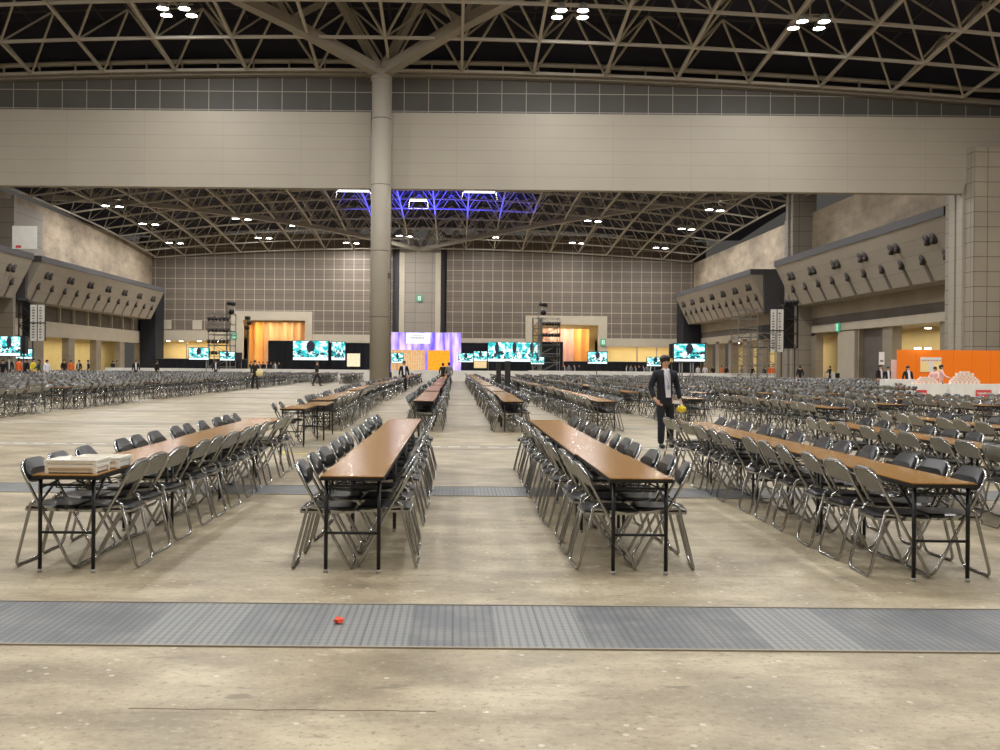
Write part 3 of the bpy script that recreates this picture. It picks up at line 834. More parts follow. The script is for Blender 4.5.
def clod():
    mb = MB(); mb.mat(0)
    q = chair_parts(3, 1)
    for k, mi in (('front_frame', 0), ('rear_frame', 0)):
        mb.mat(mi); mb.add(q[k].v, q[k].f)
    mb.mat(1).box(-.015+U0, .375+U0, -.18, .18, .428, .45); mb.mat(0).box(-.02+U0, .38+U0, -.186, .186, .412, .428)
    for mi, o0, o1 in ((1, .003, .035), (2, -.006, .003)):
        mb.mat(mi); r = [(-.2, .70), (-.2, .83), (-.15, .876), (.15, .876), (.2, .83), (.2, .70)]
        mb.prism([sl(w, t, o0) for w, t in r], sl(0, 0, o1)-sl(0, 0, o0))
    return mb
swarm('distant_folding_chairs', clod(), [M['steel'], M['vinyl'], M['backplate']],
      [(c[0], c[1], (0 if c[2] > 0 else PI)+c[6]) for c in chairs[NI:]], 'sea of distant folding chairs filling the hall towards the far wall', 'chairs')
if len(tables) > NT2:
    swarm('distant_folding_tables', TL_, [M['wood'], M['blackmetal']], [(t[0], t[1], t[5]) for t in tables[NT2:]],
          'farthest folding tables between the distant chair rows', 'tables')

# trays on the first table of the tray row
def tray(loc, rz, w, d, h, label):
    r = empty('storage_tray', loc, rz, label, 'tray', 'white plastic trays')
    mb = MB(); t = .006
    ring = []
    mb.box(-w/2, w/2, -d/2, d/2, 0, t)
    mb.box(-w/2, w/2, -d/2, -d/2+t, 0, h).box(-w/2, w/2, d/2-t, d/2, 0, h).box(-w/2, -w/2+t, -d/2, d/2, 0, h).box(w/2-t, w/2, -d/2, d/2, 0, h)
    mb.build('tray_body', M['tray'], r)
    mb = MB()
    for z in (h*.93, h*.74):
        e = .012
        mb.box(-w/2-e, w/2+e, -d/2-e, -d/2, z, z+.01).box(-w/2-e, w/2+e, d/2, d/2+e, z, z+.01).box(-w/2-e, -w/2, -d/2, d/2, z, z+.01).box(w/2, w/2+e, -d/2, d/2, z, z+.01)
    for sx in (-1, 1):
        for sy in (-1, 1): mb.box(sx*w/2-.012, sx*w/2+.012, sy*d/2-.012, sy*d/2+.012, 0, h*.74)
    mb.build('rim', M['tray'], r)
    return r
tray((-2.745, 6.86, .7005), 0, .34, .25, .055, 'off-white plastic tray nearest the table end, under another tray')
tray((-2.748, 6.862, .757), .01, .35, .26, .03, 'shallow off-white tray lying on top of the other tray')
tray((-2.70, 7.2, .7005), .0, .34, .25, .075, 'off-white plastic tray standing behind the stacked pair on the table')
# sheet of white paper sticking out of the upper tray
tag(MB().prism([(-2.90, 6.80, .765), (-2.80, 6.86, .765), (-2.82, 6.93, .81), (-2.88, 6.91, .80)], (0, .0, .002)).build('paper_sheet', M['white']), 'white sheet of paper sticking out of the top tray', 'paper')
# orange crumpled scrap on the near grating
def scrap():
    random.seed(3); mb = MB(); pts = []
    bm = bmesh.new(); bmesh.ops.create_icosphere(bm, subdivisions=2, radius=.029)
    for v in bm.verts: v.co *= random.uniform(.55, 1.25); v.co.z = max(v.co.z, -.014)*.75
    me = bpy.data.meshes.new('s'); bm.to_mesh(me); bm.free(); me.materials.append(plain('orange scrap', rgb(238, 84, 48), .6))
    o = bpy.data.objects.new('crumpled_wrapper', me); col.objects.link(o); o.location = (X(341, 5.42), 5.42, .021)
    tag(o, 'crumpled orange-red scrap lying on the near floor grating', 'scrap')
scrap()

# ------------------------------------------------------------------ people
def skin_mesh(name, verts, edges, root_i, mat, sub=1):
    me = bpy.data.meshes.new('tmp'); me.from_pydata([v[0] for v in verts], edges, [])
    o = bpy.data.objects.new('tmp', me); col.objects.link(o)
    m = o.modifiers.new('s', 'SKIN'); m.use_smooth_shade = True
    if not me.skin_vertices:
        bm = bmesh.new(); bm.from_mesh(me); bm.verts.layers.skin.verify(); bm.to_mesh(me); bm.free()
    for i, v in enumerate(verts):
        r = v[1]; me.skin_vertices[0].data[i].radius = (r if isinstance(r, tuple) else (r, r))
        me.skin_vertices[0].data[i].use_root = (i == root_i)
    if sub: s = o.modifiers.new('ss', 'SUBSURF'); s.levels = sub; s.render_levels = sub
    bpy.context.view_layer.update()
    ev = o.evaluated_get(bpy.context.evaluated_depsgraph_get())
    out = bpy.data.meshes.new_from_object(ev); out.name = name
    bpy.data.objects.remove(o); out.materials.clear(); out.materials.append(mat)
    for p in out.polygons: p.use_smooth = True
    return out
POSES = {
 'stand': dict(le=(.25, .04, 1.13), lw=(.26, -.04, .90), lh=(.26, -.06, .82), re=(-.25, .04, 1.13), rw=(-.26, -.04, .90), rh=(-.26, -.06, .82), lk=(.10, -.01, .49), la=(.11, .03, .08), rk=(-.10, -.01, .49), ra=(-.11, .03, .08)),
 'walk': dict(le=(.25, .10, 1.13), lw=(.26, .08, .90), lh=(.26, .05, .83), re=(-.24, -.02, 1.14), rw=(-.24, -.2, .95), rh=(-.23, -.27, .9), lk=(.09, -.16, .52), la=(.09, -.2, .08), rk=(-.09, .1, .50), ra=(-.09, .3, .12)),
 'reach': dict(le=(.26, -.14, 1.16), lw=(.22, -.36, 1.06), lh=(.21, -.44, 1.05), re=(-.26, -.14, 1.16), rw=(-.22, -.36, 1.05), rh=(-.20, -.44, 1.03), lk=(.10, -.01, .49), la=(.11, .03, .08), rk=(-.10, -.01, .49), ra=(-.11, .03, .08)),
 'man': dict(le=(.262, .05, 1.13), lw=(.29, -.03, .89), lh=(.295, -.06, .81), re=(-.262, .04, 1.12), rw=(-.225, -.11, .92), rh=(-.19, -.17, .86), lk=(.12, .04, .50), la=(.17, .16, .10), rk=(-.075, -.05, .50), ra=(-.08, -.03, .08)),
}
CACHE = {}
def body_meshes(pose, fingers=False):
    if pose in CACHE: return CACHE[pose]
    q = POSES[pose]; out = {}
    V = [((0, 0, .95), (.14, .10)), ((0, 0, 1.1), (.12, .09)), ((0, 0, 1.28), (.14, .10)), ((0, 0, 1.40), (.11, .08)), ((0, -.01, 1.475), .052), ((0, -.02, 1.54), (.06, .068)), ((0, -.02, 1.60), (.075, .09)), ((0, -.01, 1.665), (.066, .08))]
    E = [(i, i+1) for i in range(7)]
    def chain(a, pts):
        for p in pts: V.append(p); E.append((a, len(V)-1)); a = len(V)-1
        return a
    for s, e, w, h in ((1, q['le'], q['lw'], q['lh']), (-1, q['re'], q['rw'], q['rh'])):
        a = chain(3, [((s*.175, 0, 1.395), .055), (e, .04), (w, .026), (tuple(Vector(w).lerp(Vector(h), .75)), (.022, .036))])
        if fingers:
            wv = Vector(w); hv = Vector(h); d = (hv-wv).normalized()
            side = Vector((0, 1, 0)); side = (side-d*side.dot(d)).normalized(); inn = Vector((-s, 0, 0))
            L = (.075, .085, .078, .06)
            for k in range(4):
                base = hv+side*(-.03+.02*k)
                p1 = base+d*.03; p2 = p1+d*L[k]*.4+inn*.012; p3 = p2+d*L[k]*.25+inn*.03
                V.append((tuple(p1), .009)); E.append((a, len(V)-1))
                chain(len(V)-1, [(tuple(p2), .0085), (tuple(p3), .0075)])
            tb = wv.lerp(hv, .45)-side*.03
            V.append((tuple(tb), .011)); E.append((a-0, len(V)-1)); chain(len(V)-1, [(tuple(tb+d*.03-side*.02+inn*.01), .0095), (tuple(tb+d*.055-side*.02+inn*.03), .008)])
        else: chain(a, [(h, (.014, .032)), (tuple(Vector(h)+(Vector(h)-Vector(w))*.5), (.012, .022))])
    for s, k, an in ((1, q['lk'], q['la']), (-1, q['rk'], q['ra'])):
        chain(0, [((s*.09, 0, .87), .085), (k, .055), (an, .035)])
    out['body'] = skin_mesh('body', V, E, 0, M['skin'])
    # jacket
    V = [((0, .0, .78), (.172, .118)), ((0, 0, .93), (.168, .12)), ((0, 0, 1.1), (.155, .115)), ((0, 0, 1.28), (.182, .125)), ((0, .005, 1.40), (.14, .092)), ((0, .01, 1.47), (.085, .07))]
    E = [(i, i+1) for i in range(5)]
    for s, e, w in ((1, q['le'], q['lw']), (-1, q['re'], q['rw'])):
        chain(4, [((s*.18, 0, 1.385), .075), (e, .06), (tuple(Vector(e).lerp(Vector(w), .93)), .043)])
    out['jacket'] = V, E
    V = [((0, 0, .98), (.145, .108)), ((0, 0, .90), (.145, .11))]; E = [(0, 1)]
    for s, k, an in ((1, q['lk'], q['la']), (-1, q['rk'], q['ra'])):
        chain(1, [((s*.095, 0, .84), .098), (k, .082), (tuple(Vector(an)+Vector((0, 0, -.02))), .068)])
    out['trousers'] = V, E
    mb = MB()
    for an in (q['la'], q['ra']):
        mb.ball((an[0], an[1]-.075, .045+max(0, an[2]-.1)), (.045, .14, .045), 10, 6)
    out['shoe'] = mb
    CACHE[pose] = out; return out
MC = {}
def person(px, pyfoot, z, label, jacket='suit', trousers='suit', pose='stand', rz=0., hair='short', shirt=True, hgt=1.72, loc=None, group=None, fing=False):
    b = body_meshes(pose, fing)
    key = pose
    o = bpy.data.objects.new('person', b['body']); col.objects.link(o)
    o.location = loc if loc else (X(px, z), z, 0); o.rotation_euler = (0, 0, rz); s = hgt/1.74; o.scale = (s, s, s)
    tag(o, label, 'person', group)
    def child(nm, me):
        c = bpy.data.objects.new(nm, me); col.objects.link(c); c.parent = o; return c
    for nm, mt in (('jacket', jacket), ('trousers', trousers)):
        k = (pose, nm, mt)
        if k not in MC: V, E = b[nm]; MC[k] = skin_mesh(nm, V, E, 1, M[mt])
        child(nm, MC[k])
    k = (pose, 'shoe')
    if k not in MC: MC[k] = b['shoe'].mesh('shoe', M['shoe'])
    child('shoe', MC[k])
    k = ('hair', hair)
    if k not in MC:
        mb = MB(); mb.ball((0, .012, 1.655), (.098, .112, .09), 14, 9)
        mb.ball((0, .035, 1.60), (.085, .085, .1), 12, 8)
        if hair == 'short': mb.ball((.012, -.045, 1.685), (.084, .055, .046), 10, 6)
        else: mb.ball((0, .05, 1.5), (.09, .06, .14), 12, 8).ball((0, -.05, 1.69), (.07, .05, .04), 10, 6)
        MC[k] = mb.mesh('hair', M['hair'])
    child('hair', MC[k])
    k = ('face',)
    if k not in MC:
        mb = MB()
        for sx in (-1, 1): mb.ball((sx*.03, -.099, 1.607), (.012, .008, .007), 8, 5)
        MC[k] = mb.mesh('eyes', M['hair'])
        mb = MB(); mb.prism([(0, -.098, 1.61), (-.013, -.1, 1.572), (.013, -.1, 1.572)], (0, -.02, -.004)).ball((.083, 0, 1.59), (.012, .02, .03), 8, 5).ball((-.083, 0, 1.59), (.012, .02, .03), 8, 5); MC[('nose',)] = mb.mesh('nose_and_ears', M['skin'])
        mb = MB(); mb.ball((0, -.096, 1.548), (.022, .007, .006), 8, 5); MC[('mouth',)] = mb.mesh('mouth', plain('lips', rgb(150, 90, 84), .6))
        mb = MB(); mb.add([(-.045, -.085, 1.475), (.045, -.085, 1.475), (.06, -.13, 1.36), (.07, -.136, .95), (-.015, -.136, .95), (-.05, -.13, 1.36),
                           (-.045, -.03, 1.475), (.045, -.03, 1.475), (.06, -.05, 1.36), (.07, -.05, .95), (-.015, -.05, .95), (-.05, -.05, 1.36)],
                          [(0, 5, 4, 3, 2, 1), (0, 1, 7, 6), (1, 2, 8, 7), (2, 3, 9, 8), (3, 4, 10, 9), (4, 5, 11, 10), (5, 0, 6, 11)])
        mb.tube([(-.05, -.05, 1.475), (0, -.085, 1.45), (.05, -.05, 1.475)], .018, 6)
        MC[('shirt',)] = mb.mesh('shirt', M['shirt'])
        mb = MB(); mb.tube([(-.045, -.1, 1.44), (-.0, -.15, 1.25), (.02, -.15, 1.18)], .005, 5).tube([(.045, -.1, 1.44), (.03, -.15, 1.25), (.02, -.15, 1.18)], .005, 5).box(-.005, .045, -.156, -.148, 1.10, 1.18)
        MC[('lanyard',)] = mb.mesh('lanyard', plain('lanyard', rgb(150, 160, 190), .6))
    child('eyes', MC[('face',)]); child('nose_and_ears', MC[('nose',)]); child('mouth', MC[('mouth',)])
    if shirt: child('shirt', MC[('shirt',)])
    if fing: child('lanyard', MC[('lanyard',)])
    return o
man = person(665, 447, 17.35, 'man in a navy suit and white shirt with lanyard standing behind the front tables', 'navy', 'navy', 'man', .12, 'short', True, 1.72, None, None, True)
mx = man.location.x
# yellow cloth and white card in his hands
def lumpy(name, c, r, mat, label, cat, seed):
    random.seed(seed); bm = bmesh.new(); bmesh.ops.create_icosphere(bm, subdivisions=3, radius=1)
    for v in bm.verts:
        k = 1+.14*math.sin(v.co.x*7+seed)*math.cos(v.co.y*6)+.1*math.sin(v.co.z*9); v.co = Vector((v.co.x*r[0], v.co.y*r[1], v.co.z*r[2]))*k
    me = bpy.data.meshes.new(name); bm.to_mesh(me); bm.free(); me.materials.append(mat)
    for p in me.polygons: p.use_smooth = True
    o = bpy.data.objects.new(name, me); col.objects.link(o); o.location = c; tag(o, label, cat); return o
hp = man.matrix_world
def manpt(v):
    a = .12; s = 1.72/1.74; return Vector((mx+(v[0]*math.cos(a)-v[1]*math.sin(a))*s, 17.35+(v[0]*math.sin(a)+v[1]*math.cos(a))*s, v[2]*s))
lumpy('yellow_cloth', manpt((.275, -.13, .735)), (.085, .07, .065), plain('yellow cloth', rgb(226, 200, 48), .8), 'bunched yellow cloth held in the hand of the suited man', 'cloth', 2)
c0 = manpt((.15, -.2, .87))
o = MB().box(-.06, .06, -.008, .008, -.03, .03).tube([(.06, 0, 0), (.12, .04, -.05)], .006, 5).build('white_card', M['white'], None, c0); o.rotation_euler = (0, .1, .1); tag(o, 'small white card hanging in front of the suited man', 'card')

random.seed(11)
ppl = [
 (255, 390, 54, 'person in black with a pale bag walking beyond the left open floor', 'suit', 'suit', 'walk', .5, 'long', False),
 (317, 386, 63, 'person in dark clothes striding across the left open floor before the screens', 'navy', 'navy', 'walk', 1.2, 'short', False),
 (216, 0, 76, 'man in black suit and white shirt below the left scaffold screens', 'suit', 'suit', 'stand', 0, 'short', True),
 (136, 0, 70, 'man in black suit with pale shirt among chairs near the left side wall', 'suit', 'suit', 'stand', .2, 'short', True),
 (157, 0, 74, 'person in black seen from the side, left of the black drape wall', 'suit', 'suit', 'stand', 2.5, 'short', False),
 (404, 0, 52, 'man in suit and tie standing just right of the round pillar', 'suit', 'suit', 'stand', .1, 'short', True),
 (443, 0, 66, 'person in dark clothes at the head of the central aisle, on its left edge', 'suit', 'suit', 'stand', 3.0, 'short', False),
 (449, 0, 66, 'person in charcoal at the head of the central aisle, right of a companion', 'grey', 'suit', 'stand', 3.3, 'short', False),
 (800, 386, 72, 'person in black seen from behind, standing before the lit side openings', 'suit', 'suit', 'stand', 3.14, 'short', False),
 (880, 0, 55, 'person in black suit and white shirt left of the orange booth, nearer edge', 'suit', 'suit', 'stand', .4, 'long', True),
 (888, 0, 56, 'taller man in black suit beside the orange booth edge', 'suit', 'suit', 'stand', -.2, 'short', True),
 (908, 0, 48, 'woman in black suit standing before the orange wall behind the counter', 'suit', 'suit', 'stand', .0, 'long', True),
 (935, 0, 48.6, 'shorter person in pink shirt behind the stacked packs at the booth', 'pink', 'suit', 'reach', -.9, 'short', False),
 (941.5, 0, 47.8, 'taller man in pale pink shirt reaching over the booth counter', 'pink', 'suit', 'reach', 1.1, 'short', False),
 (830, 0, 96, 'person in black pushing a loaded cart inside the side doorway', 'suit', 'suit', 'reach', -1.4, 'short', False),
 (3, 0, 62, 'person in navy below the big screen at the left picture edge', 'navy', 'navy', 'stand', .2, 'short', False),
 (9, 0, 63, 'person in black suit, second from the left picture edge', 'suit', 'suit', 'stand', .4, 'short', True),
 (19, 0, 66, 'person in orange shirt and blue trousers under the smaller left screen', 'oshirt', 'jeans', 'stand', 2.8, 'short', False),
 (26, 0, 67, 'person in navy top beside the orange shirted person', 'navy', 'jeans', 'stand', -.4, 'short', False),
 (33.5, 0, 66, 'person in yellow shirt left of the dark green dressed person', 'yshirt', 'grey', 'stand', 1.3, 'short', False),
 (39, 0, 64, 'person in dark green bending a pale arm towards the yellow shirt', 'green', 'green', 'reach', -1.2, 'long', False),
 (47, 0, 65, 'person in off-white top right of the dark green dressed person', 'shirt', 'grey', 'stand', 1.1, 'short', False),
 (64, 0, 78, 'person in black in the quartet by the left side wall', 'suit', 'suit', 'stand', 1.0, 'short', False),
 (71, 0, 78, 'person in orange top in the quartet by the left side wall', 'oshirt', 'suit', 'stand', .4, 'short', False),
 (79, 0, 79, 'person in navy jacket with blue shirt by the left side wall', 'navy', 'jeans', 'stand', -.3, 'short', True),
 (88, 0, 79, 'person in dark jacket at the end of the quartet by the left wall', 'suit', 'navy', 'stand', -.9, 'short', True),
 (113, 0, 100, 'distant person in black beside the left side wall opening', 'suit', 'suit', 'stand', 1.0, 'short', False),
 (117, 0, 101, 'distant person in grey beside the left side wall opening', 'grey', 'suit', 'stand', 2.0, 'short', False),
 (698, 0, 112, 'distant person in white shirt right of the big stand screen', 'shirt', 'suit', 'stand', .3, 'short', False),
 (705, 0, 112, 'distant person in white top, one step from the right side wall lobby', 'shirt', 'navy', 'stand', -.3, 'short', False),
 (713, 0, 110, 'distant dark haired person in black by the right lobby', 'suit', 'suit', 'stand', .3, 'short', False),
 (722, 0, 108, 'distant person in orange top by the right lobby', 'oshirt', 'suit', 'stand', .9, 'short', False),
 (726.5, 0, 108, 'distant person in black next to the orange top by the lobby', 'suit', 'suit', 'stand', -.9, 'short', False),
 (742, 0, 104, 'distant person in grey behind the scaffold, left bay', 'grey', 'suit', 'stand', .9, 'short', False),
 (752, 0, 104, 'distant person in black behind the scaffold, middle bay', 'suit', 'suit', 'stand', -.2, 'short', False),
 (765, 0, 100, 'distant person in black cap behind the scaffold, right bay', 'suit', 'suit', 'stand', .2, 'short', False),
 (769, 0, 100, 'distant person in orange shirt behind the scaffold', 'oshirt', 'suit', 'stand', .5, 'short', False),
 (773, 0, 101, 'second distant person in orange shirt behind the scaffold, taller', 'oshirt', 'navy', 'stand', -.5, 'short', False),
]
for i, (px, fy, z, lab, j, t, pose, rz, hair, sh) in enumerate(ppl):
    person(px, fy, z, lab, j, t, pose, rz, hair, sh, random.uniform(1.62, 1.76))
# standing groups along the black partitions by the far openings
for k, px in enumerate((251, 255, 259, 263, 267, 271, 275, 279)):
    person(px, 0, 104+(k % 3), '%s dark dressed person of the group below the apricot drapes' % ORD[k], ('suit', 'navy', 'grey', 'suit')[k % 4], 'suit', 'stand', random.uniform(-1, 1), 'short', k % 2 == 0, 1.7, None, 'people below the apricot drapes')
for k, px in enumerate((564, 569, 574, 579, 627, 631, 635, 639, 643, 647, 651)):
    person(px, 0, 106+(k % 3), '%s dark dressed person of the crowd right of the right scaffold' % ORD[k], ('suit', 'grey', 'navy', 'suit')[k % 4], 'suit', 'stand', random.uniform(-1, 1), 'short', k % 2 == 0, 1.7, None, 'people beyond the barrier on the right')
lumpy('shoulder_bag', (X(259.5, 53.6), 53.6, .95), (.2, .1, .22), plain('cream bag', rgb(220, 205, 150), .8), 'cream bag carried by the walking person in black', 'bag', 4)

# ------------------------------------------------------------------ stage and screens
def drape_wall(p0, p1, ytop, z, label, y0=None):
    r = empty('drape_partition', (X((p0+p1)/2, z), z, 0), 0, label, 'partition')
    w = X(p1, z)-X(p0, z); h = H((p0+p1)/2, ytop, z); K = max(12, int(w*4)); vs = []; fs = []
    for k in range(K+1):
        x = -w/2+w*k/K; yy = .09*math.sin(k*1.7); vs += [(x, yy, 0), (x, yy, h), (x, yy+.08, h), (x, yy+.08, 0)]
    for k in range(K):
        o = 4*k; fs += [(o, o+4, o+5, o+1), (o+1, o+5, o+6, o+2), (o+2, o+6, o+7, o+3)]
    fs += [(0, 1, 2, 3), (4*K+3, 4*K+2, 4*K+1, 4*K)]
    MB_ = MB(); MB_.add(vs, fs); MB_.build('drape', M['black'], r)
    MB().tube([(-w/2, .04, h+.02), (w/2, .04, h+.02)], .03, 6).build('rail', M['alu'], r)
    return r
drape_wall(155, 247, 359, 116, 'low black drape partition left of the drape-lit opening')
drape_wall(268, 329.5, 341, 115, 'tall black drape partition behind the left big screen')
drape_wall(329.6, 371, 343, 114.5, 'tall black drape partition between the left big screen and round pillar')
drape_wall(461, 488, 343, 114, 'black drape partition directly right of the purple stage')
drape_wall(488.5, 541, 343.5, 113, 'black drape partition behind the row of teal big screens')
drape_wall(541.5, 563, 342, 118, 'black drape partition behind the right scaffold tower')
drape_wall(563.5, 690, 362, 117, 'long low black drape partition right of the right scaffold')
# long white barrier
def cloth_wall(p0, p1, z, h, label, n):
    r = empty('barrier', (X((p0+p1)/2, z), z, 0), 0, label, 'barrier', 'white barriers before the stage')
    w = X(p1, z)-X(p0, z)
    MB().box(-w/2, w/2, -.25, .25, h-.03, h).build('barrier_top', M['white'], r)
    mb = MB(); K = int(w*3); vs = []; fs = []
    for k in range(K+1):
        x = -w/2+w*k/K; yy = -.25+.02*math.sin(k*2.1); vs += [(x, yy, .02), (x, yy, h-.03), (x, -yy, h-.03), (x, -yy, .02)]
    for k in range(K):
        o = 4*k; fs += [(o, o+4, o+5, o+1), (o+2, o+6, o+7, o+3)]
    mb.add(vs, fs); mb.build('barrier_skirt', M['white'], r)
    return r
cloth_wall(106, 252, 84, 1.0, 'white covered barrier along the left section, left of the pillar', 1)
cloth_wall(252.5, 371, 84, 1.0, 'white covered barrier between left section and round pillar', 1)
cloth_wall(392, 528, 86, 1.0, 'white covered barrier before the purple stage', 1)
cloth_wall(528.5, 661, 86, 1.05, 'white covered barrier right of the stage behind the chair rows', 1)
cloth_wall(661.5, 775, 86, .95, 'white covered barrier ending by the right side scaffold', 1)
# stage
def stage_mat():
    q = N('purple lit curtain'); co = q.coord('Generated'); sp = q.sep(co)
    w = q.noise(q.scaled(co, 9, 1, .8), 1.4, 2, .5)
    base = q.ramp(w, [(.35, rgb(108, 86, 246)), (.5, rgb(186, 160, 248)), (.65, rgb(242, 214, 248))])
    q.l(base, q.b.inputs['Emission Color']); q.b.inputs['Emission Strength'].default_value = .92  # purple stage light on the folds is put in as emission
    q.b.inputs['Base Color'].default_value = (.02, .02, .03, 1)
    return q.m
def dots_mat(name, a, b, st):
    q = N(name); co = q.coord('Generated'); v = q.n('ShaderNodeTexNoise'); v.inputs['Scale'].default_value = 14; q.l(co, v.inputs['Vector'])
    q.l(q.ramp(v.outputs['Fac'], [(.4, a), (.6, b)]), q.b.inputs['Emission Color']); q.b.inputs['Emission Strength'].default_value = st  # boards and posters glow by themselves in place of light falling on them
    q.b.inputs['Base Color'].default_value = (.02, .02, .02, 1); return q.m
zs = 108
def panel_thing(name, p0, p1, y0, y1, z, mat, label, cat, th=.15, frame=True, legs=None, group=None, legcol='alu'):
    """display or board: picture part in a thin casing; legs = list of px positions, to the floor"""
    cx_ = (p0+p1)/2; zb_ = H(cx_, y1, z); w = X(p1, z)-X(p0, z); h = H(cx_, y0, z)-zb_
    r = empty(name, (X(cx_, z), z, 0), 0, label, cat, group)
    MB().box(-w/2, w/2, -.02, 0, zb_, zb_+h).build('picture', mat, r)
    e = .05 if frame else .01
    MB().box(-w/2-e, w/2+e, 0.001, th, zb_-e, zb_+h+e).build('casing', M['blackbox'], r)
    if legs is not None:
        mb = MB()
        for p in legs:
            x = X(p, z)-X(cx_, z); mb.tube([(x, .1, 0), (x, .1, zb_+.1)], .04 if w > 1.5 else .03, 8).tube([(x, -.35, .03), (x, .55, .03)], .035, 6)
        mb.build('stand', M[legcol], r)
    return r
r = empty('stage', (X(426, zs), zs-2, 0), 0, 'low black stage with purple lit curtain backdrop and orange panels', 'stage')
w = (X(461, zs)-X(391, zs))/2
MB().box(-w-.6, w+.6, -3, 2.0, 0, .62).build('stage_deck', M['black'], r)
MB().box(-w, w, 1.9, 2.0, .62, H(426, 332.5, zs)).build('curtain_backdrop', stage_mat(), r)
x0 = X(426, zs)
MB().box(X(406, zs)-x0, X(430, zs)-x0, 1.7, 1.78, H(418, 343.5, zs), H(418, 333, zs)).build('title_board', emis('title white', rgb(248, 246, 250), .95), r)  # board glows in place of the stage light on it
mb = MB()
for i in range(9): 
    xa = X(411+i*1.5, zs)-x0; mb.box(xa, xa+.12, 1.68, 1.70, H(418, 338.6, zs), H(418, 337.4, zs))
for i in range(5):
    xa = X(413+i*2, zs)-x0; mb.box(xa, xa+.16, 1.68, 1.70, H(418, 336., zs), H(418, 335.4, zs))
mb.build('title_lettering', M['ink'], r)
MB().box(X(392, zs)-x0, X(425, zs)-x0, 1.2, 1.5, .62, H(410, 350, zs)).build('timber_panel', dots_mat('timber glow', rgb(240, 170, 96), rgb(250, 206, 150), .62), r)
mb = MB()
for i in range(9): mb.box(X(402+i*2.4, zs)-x0-.03, X(402+i*2.4, zs)-x0+.03, 1.12, 1.2, .62, H(410, 353, zs))
mb.build('lattice', emis('lattice glow', rgb(250, 220, 180), .65), r)  # slats given their own glow in place of warm stage light
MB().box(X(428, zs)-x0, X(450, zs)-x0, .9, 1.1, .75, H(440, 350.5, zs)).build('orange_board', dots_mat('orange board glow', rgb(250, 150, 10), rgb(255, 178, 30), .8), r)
mb = MB()
for i in range(4): mb.prism([(w-.4-i*.0, 1.5, .62), (w-.2, 1.5, .62), (w-.0-.25*i, 1.5, 4.6), (w-.15-.25*i, 1.5, 4.6)], (0, .05, 0))
SM = [screen_mat('teal broadcast picture %d' % i, r_, 1.2, i*3.7) for i, r_ in enumerate((1, 1, 1, 1, 2, 3, 1, 1))]
panel_thing('display_screen', 293, 328, 341, 360, 111, SM[0], 'large teal and white display screen on the black drapes left of the pillar', 'screen', legs=[298, 323], legcol='black')
panel_thing('poster_board', 331.5, 345, 342, 360, 110, screen_mat('poster picture', 1, 1.0, 9., False), 'tall white and teal illuminated poster right of the big display', 'poster', legs=[333, 344], legcol='black')  # poster surface emits, standing in for the light on it
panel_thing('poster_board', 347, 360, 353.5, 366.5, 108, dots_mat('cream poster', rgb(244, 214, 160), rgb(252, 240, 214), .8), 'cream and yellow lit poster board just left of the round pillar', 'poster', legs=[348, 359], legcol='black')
panel_thing('display_screen', 391.5, 403, 353.3, 363, 100, SM[1], 'small teal display in front of the left end of the stage', 'screen', legs=[397], legcol='black')
panel_thing('display_screen', 458.5, 473, 353.5, 362, 100, SM[2], 'small teal display at the right end of the stage', 'screen', legs=[465], legcol='black')
panel_thing('display_screen', 473.8, 487, 351.5, 361, 104, SM[3], 'teal display above the cream poster right of the stage', 'screen', legs=[480], legcol='black')
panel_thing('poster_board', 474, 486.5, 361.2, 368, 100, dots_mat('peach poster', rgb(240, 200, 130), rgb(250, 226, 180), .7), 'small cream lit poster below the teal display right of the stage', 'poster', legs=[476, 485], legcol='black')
panel_thing('display_screen', 488, 540.5, 342.5, 361.5, 107, SM[5], 'widest teal and white display showing three repeated pictures', 'screen', legs=[492, 514, 536], legcol='black')
panel_thing('display_screen', 531, 544, 357, 364, 96, SM[6], 'small teal display overlapping the widest display lower corner', 'screen', legs=[537], legcol='black')
panel_thing('display_screen', 588, 607, 352, 363.5, 80, SM[7], 'teal display on a stand before the right draped opening', 'screen', legs=[597], legcol='black')
panel_thing('display_screen', 647, 664, 357.5, 366, 92, SM[2], 'small teal display just behind the head of the suited man', 'screen', legs=[655])
panel_thing('display_screen', 674, 704.5, 344, 361.3, 56, SM[1], 'large teal display on tall legs right of the suited man', 'screen', legs=[680, 682.5, 691, 693.5])
panel_thing('display_screen', 189, 208.5, 348, 359.5, 80, SM[0], 'teal display left of the smaller one under the left scaffold', 'screen', legs=[206])
panel_thing('display_screen', 220, 234.5, 352, 360.3, 84, SM[3], 'smaller teal display right of the left scaffold leg', 'screen', legs=[241])
panel_thing('display_screen', -24, 20, 336.5, 355.5, 60, SM[4], 'big teal display cut by the left picture edge', 'screen', legs=[-10, 8])
panel_thing('display_screen', 16, 32, 349, 358.5, 66, SM[6], 'smaller teal display overlapping the big left edge display', 'screen', legs=[22])
def boxthing(name, p0, p1, y0, y1, z, d, mat, label, cat, part='cabinet', leg=True):
    cx_ = (p0+p1)/2; zb_ = max(0, H(cx_, y1, z)); w = X(p1, z)-X(p0, z); zt2 = H(cx_, y0, z)
    r = empty(name, (X(cx_, z), z, 0), 0, label, cat)
    MB().box(-w/2, w/2, -d/2, d/2, zb_, zt2).build(part, mat, r)
    MB().box(-w/2+.04, w/2-.04, -d/2-.02, -d/2, zb_+.06, zt2-.06).build('grille', M['darktruss'], r)
    if zb_ > .2 and leg: MB().tube([(0, 0, 0), (0, 0, zb_)], .03, 8).tube([(-.3, -.3, .02), (0, 0, .3), (.3, .3, .02)], .02, 6).tube([(.3, -.3, .02), (0, 0, .3), (-.3, .3, .02)], .02, 6).build('stand', M['darktruss'], r)
    return r
